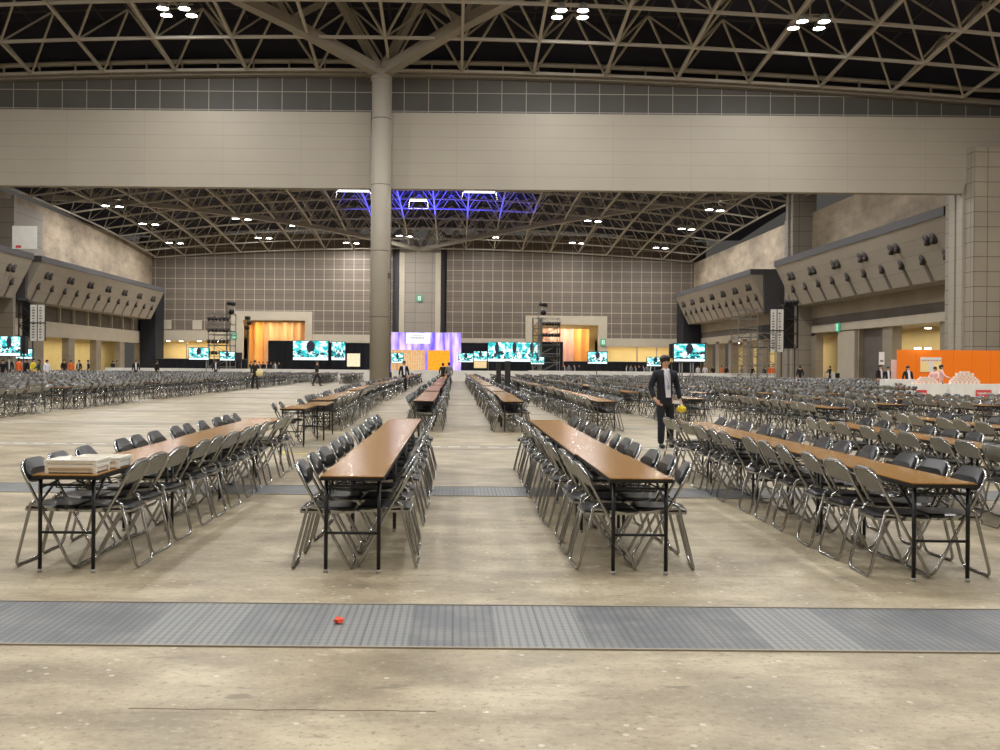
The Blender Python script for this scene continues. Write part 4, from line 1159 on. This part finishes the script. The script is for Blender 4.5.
boxthing('loudspeaker', 20.5, 26.5, 336, 354, 61, .5, M['blackbox'], 'black loudspeaker at the right edge of the big left display', 'loudspeaker')
boxthing('loudspeaker', 236.2, 241.5, 352.5, 361, 84, .5, M['blackbox'], 'black loudspeaker beside the smaller display under the left scaffold', 'loudspeaker')
boxthing('loudspeaker', 669.5, 674, 344, 358, 57, .4, M['blackbox'], 'black loudspeaker left of the tall-legged display', 'loudspeaker')
boxthing('speaker_column', 496.3, 501, 361.5, 999, 50, .3, M['blackbox'], 'slim black speaker column left of its twin beyond the aisle chairs', 'loudspeaker')
boxthing('speaker_column', 505, 510.5, 361, 999, 47, .3, M['blackbox'], 'slightly wider black speaker column right of its twin', 'loudspeaker')

# scaffold towers
def lattice(mb, x0, x1, y0, y1, z0, z1, nz, r=.05, diag=True):
    for x in (x0, x1):
        for y in (y0, y1): mb.bar((x, y, z0), (x, y, z1), r)
    for k in range(nz+1):
        z = z0+(z1-z0)*k/nz
        for a, b in (((x0, y0), (x1, y0)), ((x1, y0), (x1, y1)), ((x1, y1), (x0, y1)), ((x0, y1), (x0, y0))): mb.bar((a[0], a[1], z), (b[0], b[1], z), r*.8)
        if diag and k < nz:
            z2 = z0+(z1-z0)*(k+1)/nz
            p, q = ((x0, x1) if k % 2 else (x1, x0)); mb.bar((p, y0, z), (q, y0, z2), r*.6); mb.bar((p, y1, z), (q, y1, z2), r*.6)
def scaffold(p0, p1, ytop, z, label, nz, depth=2.5, rig=None, mast=None, bars=0, r=.055):
    cx_ = (p0+p1)/2; w = (X(p1, z)-X(p0, z))/2; h = H(cx_, ytop, z)
    ro = empty('scaffold_tower', (X(cx_, z), z, 0), 0, label, 'scaffold')
    mb = MB(); lattice(mb, -w, w, 0, depth, 0, h, nz, r, rig is None or rig != 'open'); mb.build('tube_frame', M['alu'], ro)
    MB().box(-w, w, 0, depth, h*.72, h*.72+.06).build('platform', M['darktruss'], ro)
    if bars:
        for k in range(bars):
            zz = h-.5-k*1.15
            mb = MB(); mb.bar((-w*1.1, -.3, zz), (w*1.1, -.3, zz), .05)
            n = 6
            for i in range(n):
                x = -w+2*w*(i+.5)/n; mb.tube([(x, -.3, zz), (x, -.5, zz-.2)], [.13, .18], 8)
            mb.build('lamp_bar', M['darktruss'], ro)
    if mast:
        x = X(mast[0], z)-X(cx_, z); zt2 = H(cx_, mast[1], z)
        MB().bar((x, 0, 0), (x, 0, zt2), .09).build('mast', M['alu'], ro)
        MB().tube([(x+.1, -.2, zt2), (x+.9, -.3, zt2-.15)], .22, 8).ball((x+.5, -.2, zt2-.9), .32, 8, 6).build('mast_lamp', M['blackbox'], ro)
    return ro
scaffold(208, 230, 313, 96, 'left scaffold tower carrying rows of stage lamps beside the orange-lit opening', 6, 2.4, None, (226.5, 303), 4)
scaffold(533, 541, 318, 98, 'narrow lattice mast holding the left side of the right scaffold', 6, 1.0, None, (538, 304), 0)
scaffold(541.5, 559.5, 318, 97, 'right scaffold tower carrying rows of stage lamps', 7, 2.4, None, None, 4)
scaffold(738, 757, 309, 84, 'open tube scaffold by the right side wall, left bay', 8, 2.0, None, None, 0, .05)
scaffold(758, 775, 333, 80, 'lower open tube scaffold by the right side wall, next to the white board', 5, 2.0, None, None, 0, .05)
boxthing('loudspeaker', 760, 767.5, 325.5, 339, 82, 1., M['blackbox'], 'black hanging loudspeaker left of the gridded white board', 'loudspeaker', leg=False)
# follow spot stand
r = empty('spotlight_stand', (X(247.5, 95), 95, 0), 0, 'black spotlight cluster on a thin pole before the orange-lit opening', 'spotlight')
hh = H(247.5, 318, 95)
MB().bar((0, 0, 0), (0, 0, hh), .045).tube([(-.5, 0, .03), (0, 0, .6), (.5, 0, .03)], .03, 6).build('pole', M['darktruss'], r)
MB().tube([(-.15, -.2, hh), (.1, .2, hh)], .2, 8).tube([(.1, -.25, hh-.5), (.2, .2, hh-.5)], .2, 8).tube([(-.1, -.25, hh-1), (0, .2, hh-1)], .2, 8).build('lamp_head', M['blackbox'], r)
# cube truss columns with white boards on both side walls
def board_column(pt0, pt1, pb0, pb1, y0, y1, by0, by1, z, label, lab2, s):
    w = abs(X(pt1, z)-X(pt0, z)); h = H((pt0+pt1)/2, y0, z); zb_ = H((pt0+pt1)/2, y1, z)
    r = empty('truss_column', (X((pt0+pt1)/2, z), z, 0), 0, label, 'truss')
    mb = MB(); lattice(mb, -w/2, w/2, 0, w, zb_, h, 3, .09); mb.build('truss_frame', M['darktruss'], r)
    MB().box(-w/2+.1, w/2-.1, w*.45, w*.55, zb_, h).build('back_panel', M['blackbox'], r)
    mb = MB()
    for i in range(4): mb.tube([(-w/2+w*(i+.5)/4, -.1, h+.1), (-w/2+w*(i+.5)/4-.1, -.5, h+.3)], .22, 8)
    mb.build('lamp_cluster', M['blackbox'], r)
    mb = MB().bar((-w/2, w/2, 0), (-w/2, w/2, zb_), .07).bar((w/2, w/2, 0), (w/2, w/2, zb_), .07); mb.build('support_pole', M['darktruss'], r)
    cx_ = (pb0+pb1)/2; bw = X(pb1, z)-X(pb0, z); bh0 = H(cx_, by1, z); bh1 = H(cx_, by0, z)
    o = Vector((X(cx_, z), z-.4, 0)); r2 = empty('notice_board', o, 0, lab2, 'board')
    MB().box(-bw/2, bw/2, 0, .1, bh0, bh1).build('board', M['white'], r2)
    mb = MB(); 
    for k in range(1, 2): mb.box(-bw/2+bw*k/2-.04, -bw/2+bw*k/2+.04, -.03, 0, bh0, bh1)
    mb.box(-bw/2, bw/2, -.03, 0, (bh0+bh1)/2-.05, (bh0+bh1)/2+.05)
    mb.box(-bw/2-.05, -bw/2+.03, -.03, .1, bh0, bh1).box(bw/2-.03, bw/2+.05, -.03, .1, bh0, bh1)
    mb.build('board_frame', M['darktruss'], r2)
    mb = MB(); random.seed(5)
    for q in (-.27, .2):
        for zz in np.arange(bh0+.3, bh1-.3, .28):
            ww = random.uniform(.04, .1)*bw; mb.box(q*bw-ww, q*bw+ww, -.015, 0, zz, zz+.13)
    mb.build('board_writing', M['ink'], r2)
    return r
board_column(783.5, 797, 768.5, 782, 305, 348, 309.5, 352, 98, 'black truss column on the right side wall beside its white board', 'tall white board with columns of grey writing on the right side', 1)
board_column(18.5, 30, 31.3, 46.3, 303, 337, 305, 341, 98, 'black truss column on the left side wall beside its white board', 'tall white four-part board with grey marks on the left side', -1)
# white poster above the left gallery
z = 104
r = empty('wall_sign', (XL+3.4, z, 0), 0, 'large blank white sign with a red mark above the left air housing', 'sign')
a, b = X(11.5, z)-(XL+3.4), X(36, z)-(XL+3.4)
MB().box(a, b, -.1, 0, H(24, 249, z), H(24, 226, z)).build('sign_board', M['white'], r)
MB().box(a+.4, a+1., -.12, -.1, H(24, 248, z), H(24, 245.5, z)).build('red_mark', M['red'], r)

# orange booth
zb0 = 50.0
r = empty('booth_wall', (X(950, zb0), zb0, 0), 0, 'long bright orange booth wall on the right side of the hall', 'booth')
x0 = X(897.5, zb0)-X(950, zb0); x1 = 14.; h0 = 2.52
MB().box(x0, x1, 0, .1, 0, h0).build('orange_panel', M['orange'], r)
mb = MB()
for i in range(1, 14): mb.box(x0+.99*i-.006, x0+.99*i+.006, -.004, 0, 0, h0)
mb.build('panel_joint', plain('orange joint', rgb(225, 95, 10), .6), r)
mb = MB()
for p in (915.5, 925.5): mb.box(X(p, zb0)-X(950, zb0)-.12, X(p, zb0)-X(950, zb0)+.12, -.35, -.1, h0+.02, h0+.12)
mb.build('clip_lamp', emis('clip lamp glow', (1, .97, .9, 1), 2.5), r)
mb = MB()
for p in (915.5, 925.5): mb.bar((X(p, zb0)-X(950, zb0), .05, h0), (X(p, zb0)-X(950, zb0), -.3, h0+.15), .02)
mb.build('lamp_arm', M['darktruss'], r)
r = empty('booth_poster', (X(930.5, zb0), zb0-.04, 0), 0, 'pale yellow menu poster on the orange booth wall', 'poster')
w = (X(941, zb0)-X(920, zb0))/2; a, b = H(930, 372, zb0), H(930, 357.3, zb0)
MB().box(-w, w, 0, .03, a, b).build('paper', plain('pale yellow paper', rgb(250, 226, 160), .7, 0, 0), r)
MB().box(-w, w, -.004, 0, b-.22, b).box(-.12, .12, -.004, 0, a, b-.22).build('white_band', M['white'], r)
mb = MB()
for i in range(7): mb.box(-w+.1+i*.15, -w+.17+i*.15, -.008, -.004, b-.2, b-.14)
mb.build('poster_lettering', M['red'], r)
r = empty('pull_up_banner', (X(894.5, 51.5), 51.5, 0), 0, 'pale pull-up banner at the left end of the orange booth wall', 'banner')
MB().box(-.17, .2, 0, .03, .06, 2.0).build('banner_sheet', plain('pale pink banner', rgb(226, 208, 206), .7), r); MB().box(-.2, .24, -.1, .12, 0, .06).build('banner_base', M['alu'], r)
r = empty('placard', (X(881.5, 56), 56, 0), 0, 'white placard on a pole held above the two people beside the booth', 'placard')
MB().box(-.16, .16, -.02, 0, H(881, 365, 56), H(881, 352, 56)).build('placard_sheet', M['white'], r)
MB().bar((0, .02, 0), (0, .02, H(881, 353, 56)), .015).build('placard_pole', M['alu'], r)
MB().box(-.1, .1, -.026, -.02, 1.9, 2.02).box(-.08, .08, -.026, -.02, 1.65, 1.75).build('placard_writing', M['ink'], r)
def booth_table(p0, p1, z, h, label, sign=None, d=.6):
    cx_ = (p0+p1)/2; w = (X(p1, z)-X(p0, z))/2
    r = empty('counter_table', (X(cx_, z), z, 0), 0, label, 'counter', 'white clothed counters of the booth')
    MB().box(-w, w, 0, d, h-.02, h).build('cloth_top', M['white'], r)
    K = int(w*12); vs = []; fs = []
    for k in range(K+1):
        x = -w+2*w*k/K; yy = .015*math.sin(k*1.9); vs += [(x, -.01+yy, .02), (x, -.005, h-.02), (x, d, h-.02), (x, d, .02)]
    for k in range(K):
        o = 4*k; fs += [(o, o+4, o+5, o+1), (o+2, o+6, o+7, o+3)]
    fs += [(0, 1, 2, 3), (4*K+3, 4*K+2, 4*K+1, 4*K)]
    mb = MB(); mb.add(vs, fs); mb.build('cloth_skirt', M['white'], r)
    if sign:
        q0, q1, t0, t1, lb = sign; sx0, sx1 = X(q0, z), X(q1, z); za, zb_ = H((q0+q1)/2, t1, z), H((q0+q1)/2, t0, z)
        s = empty('counter_sign', ((sx0+sx1)/2, z-.06, (za+zb_)/2), 0, lb, 'sign', 'red counter signs'); ww = (sx1-sx0)/2; hh_ = (zb_-za)/2
        MB().box(-ww, ww, 0, .02, -hh_, hh_).build('sign_sheet', M['red'], s)
        cu = bpy.data.curves.new('t', 'FONT'); cu.body = 'TableMark'; cu.size = ww*.42; cu.align_x = 'CENTER'; cu.align_y = 'CENTER'; cu.extrude = .003; cu.offset = .004
        t = bpy.data.objects.new('tmp', cu); col.objects.link(t); bpy.context.view_layer.update()
        me = bpy.data.meshes.new_from_object(t.evaluated_get(bpy.context.evaluated_depsgraph_get())); bpy.data.objects.remove(t)
        me.materials.clear(); me.materials.append(M['white'])
        t = bpy.data.objects.new('sign_lettering', me); col.objects.link(t); t.parent = s; t.rotation_euler = (PI/2, 0, 0); t.location = (0, -.006, hh_*.25)
        xs_ = [v.co.x for v in me.vertices]; k = ww*1.8/(max(xs_)-min(xs_)); t.scale = (k, k, 1)
    return r
booth_table(885, 916, 47.5, .98, 'white clothed counter at the left end of the orange booth', (897.5, 906.5, 386, 392.8, 'red sign with white lettering on the leftmost booth counter'))
booth_table(912, 946.5, 45.2, .78, 'white clothed counter carrying the smaller pack heap', (915.3, 926.5, 390, 399, 'red sign with white lettering on the middle booth counter'))
booth_table(950, 1030, 45.4, .80, 'longest white clothed counter carrying the big pack heap, cut by picture edge', (975.5, 991, 390, 398.8, 'red sign with white lettering on the counter below the big heap'))
# heaps of packs
M['pack'] = plain('clear pack with pink print', rgb(250, 214, 200), .35, 0, .25, 9.)
M['pack2'] = plain('pale pack', rgb(252, 240, 232), .35, 0, .1, 9.)
def heap(cx, y, z0, rows, label, grp):
    random.seed(int(cx*3)); k = 0
    for lv, n in enumerate(rows):
        for i in range(n):
            for j in range(2):
                x = cx+(i-(n-1)/2)*.20+random.uniform(-.01, .01)
                o = bpy.data.objects.new('food_pack', PK[k % 2]); col.objects.link(o)
                o.location = (x, y+j*.16, z0+lv*.088); o.rotation_euler = (0, 0, random.uniform(-.15, .15))
                tag(o, label, 'food pack', grp); k += 1
PK = []
for m_ in ('pack', 'pack2'):
    mb = MB().box(-.09, .09, -.065, .065, 0, .06); mb.prism([(-.075, -.055, .06), (.075, -.055, .06), (.075, .055, .06), (-.075, .055, .06)], (0, 0, .022)); PK.append(mb.mesh('food_pack', [M[m_]]))
heap(X(970, 45.2), 45.6, .801, (7, 7, 6, 5, 4, 4, 2), 'pinkish pack in the big heap on the longest booth counter', 'packs heaped on the longest counter')
heap(X(929.5, 45.2), 45.4, .781, (7, 5, 4, 3), 'pinkish pack in the smaller heap on the middle booth counter', 'packs heaped on the middle counter')
# cart in the doorway
r = empty('hand_cart', (X(833, 97), 97, 0), 0, 'loaded hand cart pushed into the side wall doorway', 'cart')
MB().box(-.6, .6, -.4, .4, .25, .35).build('cart_bed', M['alu'], r)
MB().box(-.5, .1, -.3, .3, .35, 1.1).build('cart_load', M['white'], r); MB().box(.12, .58, -.3, .3, .35, 1.0).build('dark_crate', M['blackbox'], r)
MB().tube([(-.6, -.35, .3), (-.75, -.35, 1.1), (-.75, .35, 1.1), (-.6, .35, .3)], .025, 6).build('cart_handle', M['alu'], r)
mb = MB()
for x in (-.45, .45):
    for y in (-.3, .3): mb.tube([(x, y-.03, .12), (x, y+.03, .12)], .12, 12)
mb.build('wheel', M['blackbox'], r)

# ------------------------------------------------------------------ lamps
LAMPS = []
def lampmesh():
    g = MB(); g.tube([(0, 0, .42), (0, 0, .36), (0, 0, 0)], [.10, .2, .30], 16, cap=False); return g.mesh('lamp_shade', M['housing'])
LS = lampmesh(); LG = MB().tube([(0, 0, .03), (0, 0, .06)], .27, 16).mesh('lamp_lens', M['lamp'])
def lamp_cluster(x, y, z, offs, label, power, tilt=0., real=True):
    r = empty('ceiling_lamp', (x, y, z), 0, label, 'ceiling lamp', 'high bay ceiling lamps')
    mb = MB()
    mb.bar((min(o[0] for o in offs)-.3, 0, .55), (max(o[0] for o in offs)+.3, 0, .55), .06)
    ys = sorted(set(o[1] for o in offs))
    if len(ys) > 1: 
        mb.bar((0, ys[0], .5), (0, ys[-1], .5), .05)
        for yy in ys: mb.bar((min(o[0] for o in offs)-.2, yy, .5), (max(o[0] for o in offs)+.2, yy, .5), .05)
    mb.bar((0, 0, .5), (0, 0, 2.2), .05)
    mb.build('hanger', M['truss'], r)
    for (dx, dy) in offs:
        for nm, me in (('lamp_shade', LS), ('lamp_lens', LG)):
            o = bpy.data.objects.new(nm, me); col.objects.link(o); o.parent = r; o.location = (dx, dy, 0); o.scale = ((1.35,)*3 if offs is near4 else (2.1,)*3); o.rotation_euler = (tilt, 0, 0)
    L = bpy.data.lights.new('lamp', 'AREA'); L.shape = 'DISK'; L.size = 1.9 if offs is near4 else 1.2; L.energy = power; L.color = (1, .985, .965)
    lo = bpy.data.objects.new('lamp_light', L); col.objects.link(lo); lo.location = (x, y, z-.08)
    return r
near4 = ((-.75, -.6), (.75, -.6), (-.9, .7), (.9, .7))
PN, PF = 930, 1500
for (px, py, lab) in ((173, 12, 'four-lamp cluster glowing in the near roof, left'), (568, 14, 'four-lamp cluster glowing in the near roof beside the right box girder'), (807, 25, 'four-lamp cluster glowing in the near roof, far right')):
    z = 60.
    for _ in range(40):
        z = max(40, min(74, (Hnear(X(px, z), z)-.3-HC)*F/(HY+ROLL*(px-CX)-py)))
    lamp_cluster(X(px, z), z, Hnear(X(px, z), z)-.3, near4, lab, PN)
# unseen lamps above and behind the camera, extra columns added to soften floor shadows
k = 0
for y in (52, 38, 24, 10, -4):
    for x in (-45, -29, -13, 3, 19, 35):
        lamp_cluster(x, y, Hnear(x, y)-.3, near4, 'unseen four-lamp cluster of the near roof above the camera, %s across in the %s line' % (ORD[k % 6], ORD[k//6]), PN); k += 1
far2 = ((-.9, 0), (.9, .8))
FL = [(110, 206), (147, 224), (173, 243), (240, 219), (262, 238), (297, 226), (350, 243), (403, 236), (490, 237), (576, 243), (592, 221), (660, 248), (686, 229), (714, 210)]
desc = ['nearest the left side wall', 'second from the left side wall', 'third, low by the left far corner', 'above the left grid wall', 'above the apricot opening', 'left of the girder', 'just left of the pillar', 'just right of the pillar', 'right of the blue-lit girders', 'above the right scaffold', 'above and beyond the right scaffold', 'low near the right far corner', 'middle of three near the right corner', 'nearest the right side wall']
for (px, py), d in zip(FL, desc):
    z = 120.
    best = None
    for q in np.arange(88, 178, .5):
        e = abs(H(px, py, q)-(Hfar(X(px, q), q)-.3))
        if best is None or e < best[0]: best = (e, q)
    z = best[1]; x = X(px, z); lamp_cluster(x, z, H(px, py, z), far2, 'pair of lamps in the far roof, '+d, PF)
k = 0
for y in (92, 112):
    for x in (-42, -20, 8, 30):
        lamp_cluster(x, y, Hfar(x, y)-.3, far2, 'lamp pair of the far roof hidden behind the beam, %s' % ORD[k], PF); k += 1
# hanging bright fixtures just under the beam line
for (px, py, z, lab) in ((352, 193, 92, 'long bright light box hanging under the beam left of the pillar'), (478, 194, 92, 'long bright light box hanging under the beam right of the pillar'), (417, 202.5, 96, 'small blue-rimmed lamp cradle hanging right of the pillar')):
    r = empty('hanging_light_box', (X(px, z), z, H(px, py, z)), 0, lab, 'ceiling lamp')
    w = 1.6 if 'long' in lab else .9
    MB().box(-w, w, -.5, .5, .25, .4).build('tray', M['housing'], r)
    MB().box(-w*.92, w*.92, -.45, .45, .2, .25).build('light_panel', emis('strip glow', (1, .98, .94, 1), 5.), r)
    mb = MB()
    for s in (-1, 1): mb.bar((s*w, 0, .3), (s*w*1.1, 0, -.6), .05).bar((s*w*.5, 0, .4), (s*w*.5, 0, 2.4), .03)
    mb.bar((-w*1.1, 0, -.6), (w*1.1, 0, -.6), .04) if w < 1 else None
    mb.build('bracket', M['housing'], r)
    L = bpy.data.lights.new('box_light', 'AREA'); L.shape = 'RECTANGLE'; L.size = 2*w; L.size_y = .8; L.energy = 300; L.color = (1, .96, .9)
    lo = bpy.data.objects.new('box_light', L); col.objects.link(lo); lo.location = (X(px, z), z, H(px, py, z)+.15)
# lobby lights (rooms behind the openings have their own lamps)
def area(x, y, z, sx, sy, e, c=(1, .86, .62), rot=(0, 0, 0)):
    L = bpy.data.lights.new('lobby_light', 'AREA'); L.shape = 'RECTANGLE'; L.size = sx; L.size_y = sy; L.energy = e; L.color = c
    o = bpy.data.objects.new('lobby_light', L); col.objects.link(o); o.location = (x, y, z); o.rotation_euler = rot; return o
area(FX(190), yf+4, 5.6, 12, 1.5, 420); area(FX(650), yf+4, 5.6, 14, 1.5, 420)
area(FX(274), yf+2.5, 9.9, 9, 1.2, 500, (1, .80, .56)); area(FX(566), yf+2.5, 9.9, 8, 1.2, 500, (1, .86, .70))
area(XR+4, 102, 5.8, 1.5, 28, 500, (1, .9, .7)); area(XR+4, 153, 5.6, 1.5, 44, 700)
area(XL-4, 153, 4.9, 1.5, 44, 800, (1, .9, .64)); area(XL-4, 108, 4.9, 1.5, 20, 300)
# lobby downlight fittings
mb_pts = [(165, yf+2, 5.66), (178, yf+2, 5.66), (196, yf+2, 5.66), (214, yf+2, 5.66), (618, yf+2, 5.66), (632, yf+2, 5.66), (650, yf+2, 5.66), (668, yf+2, 5.66)]
DL = MB().tube([(0, 0, -.02), (0, 0, .04)], .3, 12).mesh('downlight', M['lamp'])
for i, (p, y, z) in enumerate(mb_pts):
    o = bpy.data.objects.new('downlight', DL); col.objects.link(o); o.location = (FX(p), y, z)
    tag(o, '%s round downlight in the lobby ceiling behind the far wall, counted from the left' % ORD[i], 'downlight', 'lobby downlights')
for i, (y, w_) in enumerate(((91, 1), (95, 1), (102, 1), (114, 1), (136, 1), (145, 1), (159, 1))):
    o = bpy.data.objects.new('downlight', DL); col.objects.link(o); o.location = (XR+2.2, y, 5.6 if y < 107 else 5.3)
    o.location.z = 5.62; tag(o, '%s round downlight in the right side lobby, counted from the near end' % ORD[i], 'downlight', 'side lobby downlights')
# blue stage wash on the roof steel
for (px, z, e) in ((395, 148, 26000), (440, 146, 30000), (480, 148, 18000)):
    L = bpy.data.lights.new('stage_spot', 'SPOT'); L.energy = e*2.2; L.color = (.03, .04, 1.); L.spot_size = .9; L.spot_blend = .4; L.shadow_soft_size = .2
    o = bpy.data.objects.new('stage_spot', L); col.objects.link(o); o.location = (X(px, z), z, 6); o.rotation_euler = (PI-.05, 0, 0)
wl = bpy.data.worlds.new('hall ambient fill'); sc.world = wl; wl.use_nodes = True  # faint warm world light added as ambient fill
bg = wl.node_tree.nodes['Background']; bg.inputs[0].default_value = (1, .93, .84, 1); bg.inputs[1].default_value = .05

# ------------------------------------------------------------------ camera
cam = bpy.data.cameras.new('camera'); co_ = bpy.data.objects.new('camera', cam); col.objects.link(co_)
cam.sensor_width = 36; cam.lens = 36*F/1000; cam.shift_x = (500-CX)/1000; cam.shift_y = (HY-375)/1000
cam.clip_end = 500; co_.location = (0, 0, HC); co_.rotation_euler = (PI/2, 0, 0)
co_.rotation_euler = (Matrix.Rotation(-ROLL, 3, 'Y') @ Matrix.Rotation(PI/2, 3, 'X')).to_euler()
sc.camera = co_
vs_ = sc.view_settings; vs_.view_transform = 'Standard'; vs_.look = 'None'; vs_.gamma = 1; vs_.use_curve_mapping = False
vs_.exposure = 0.52
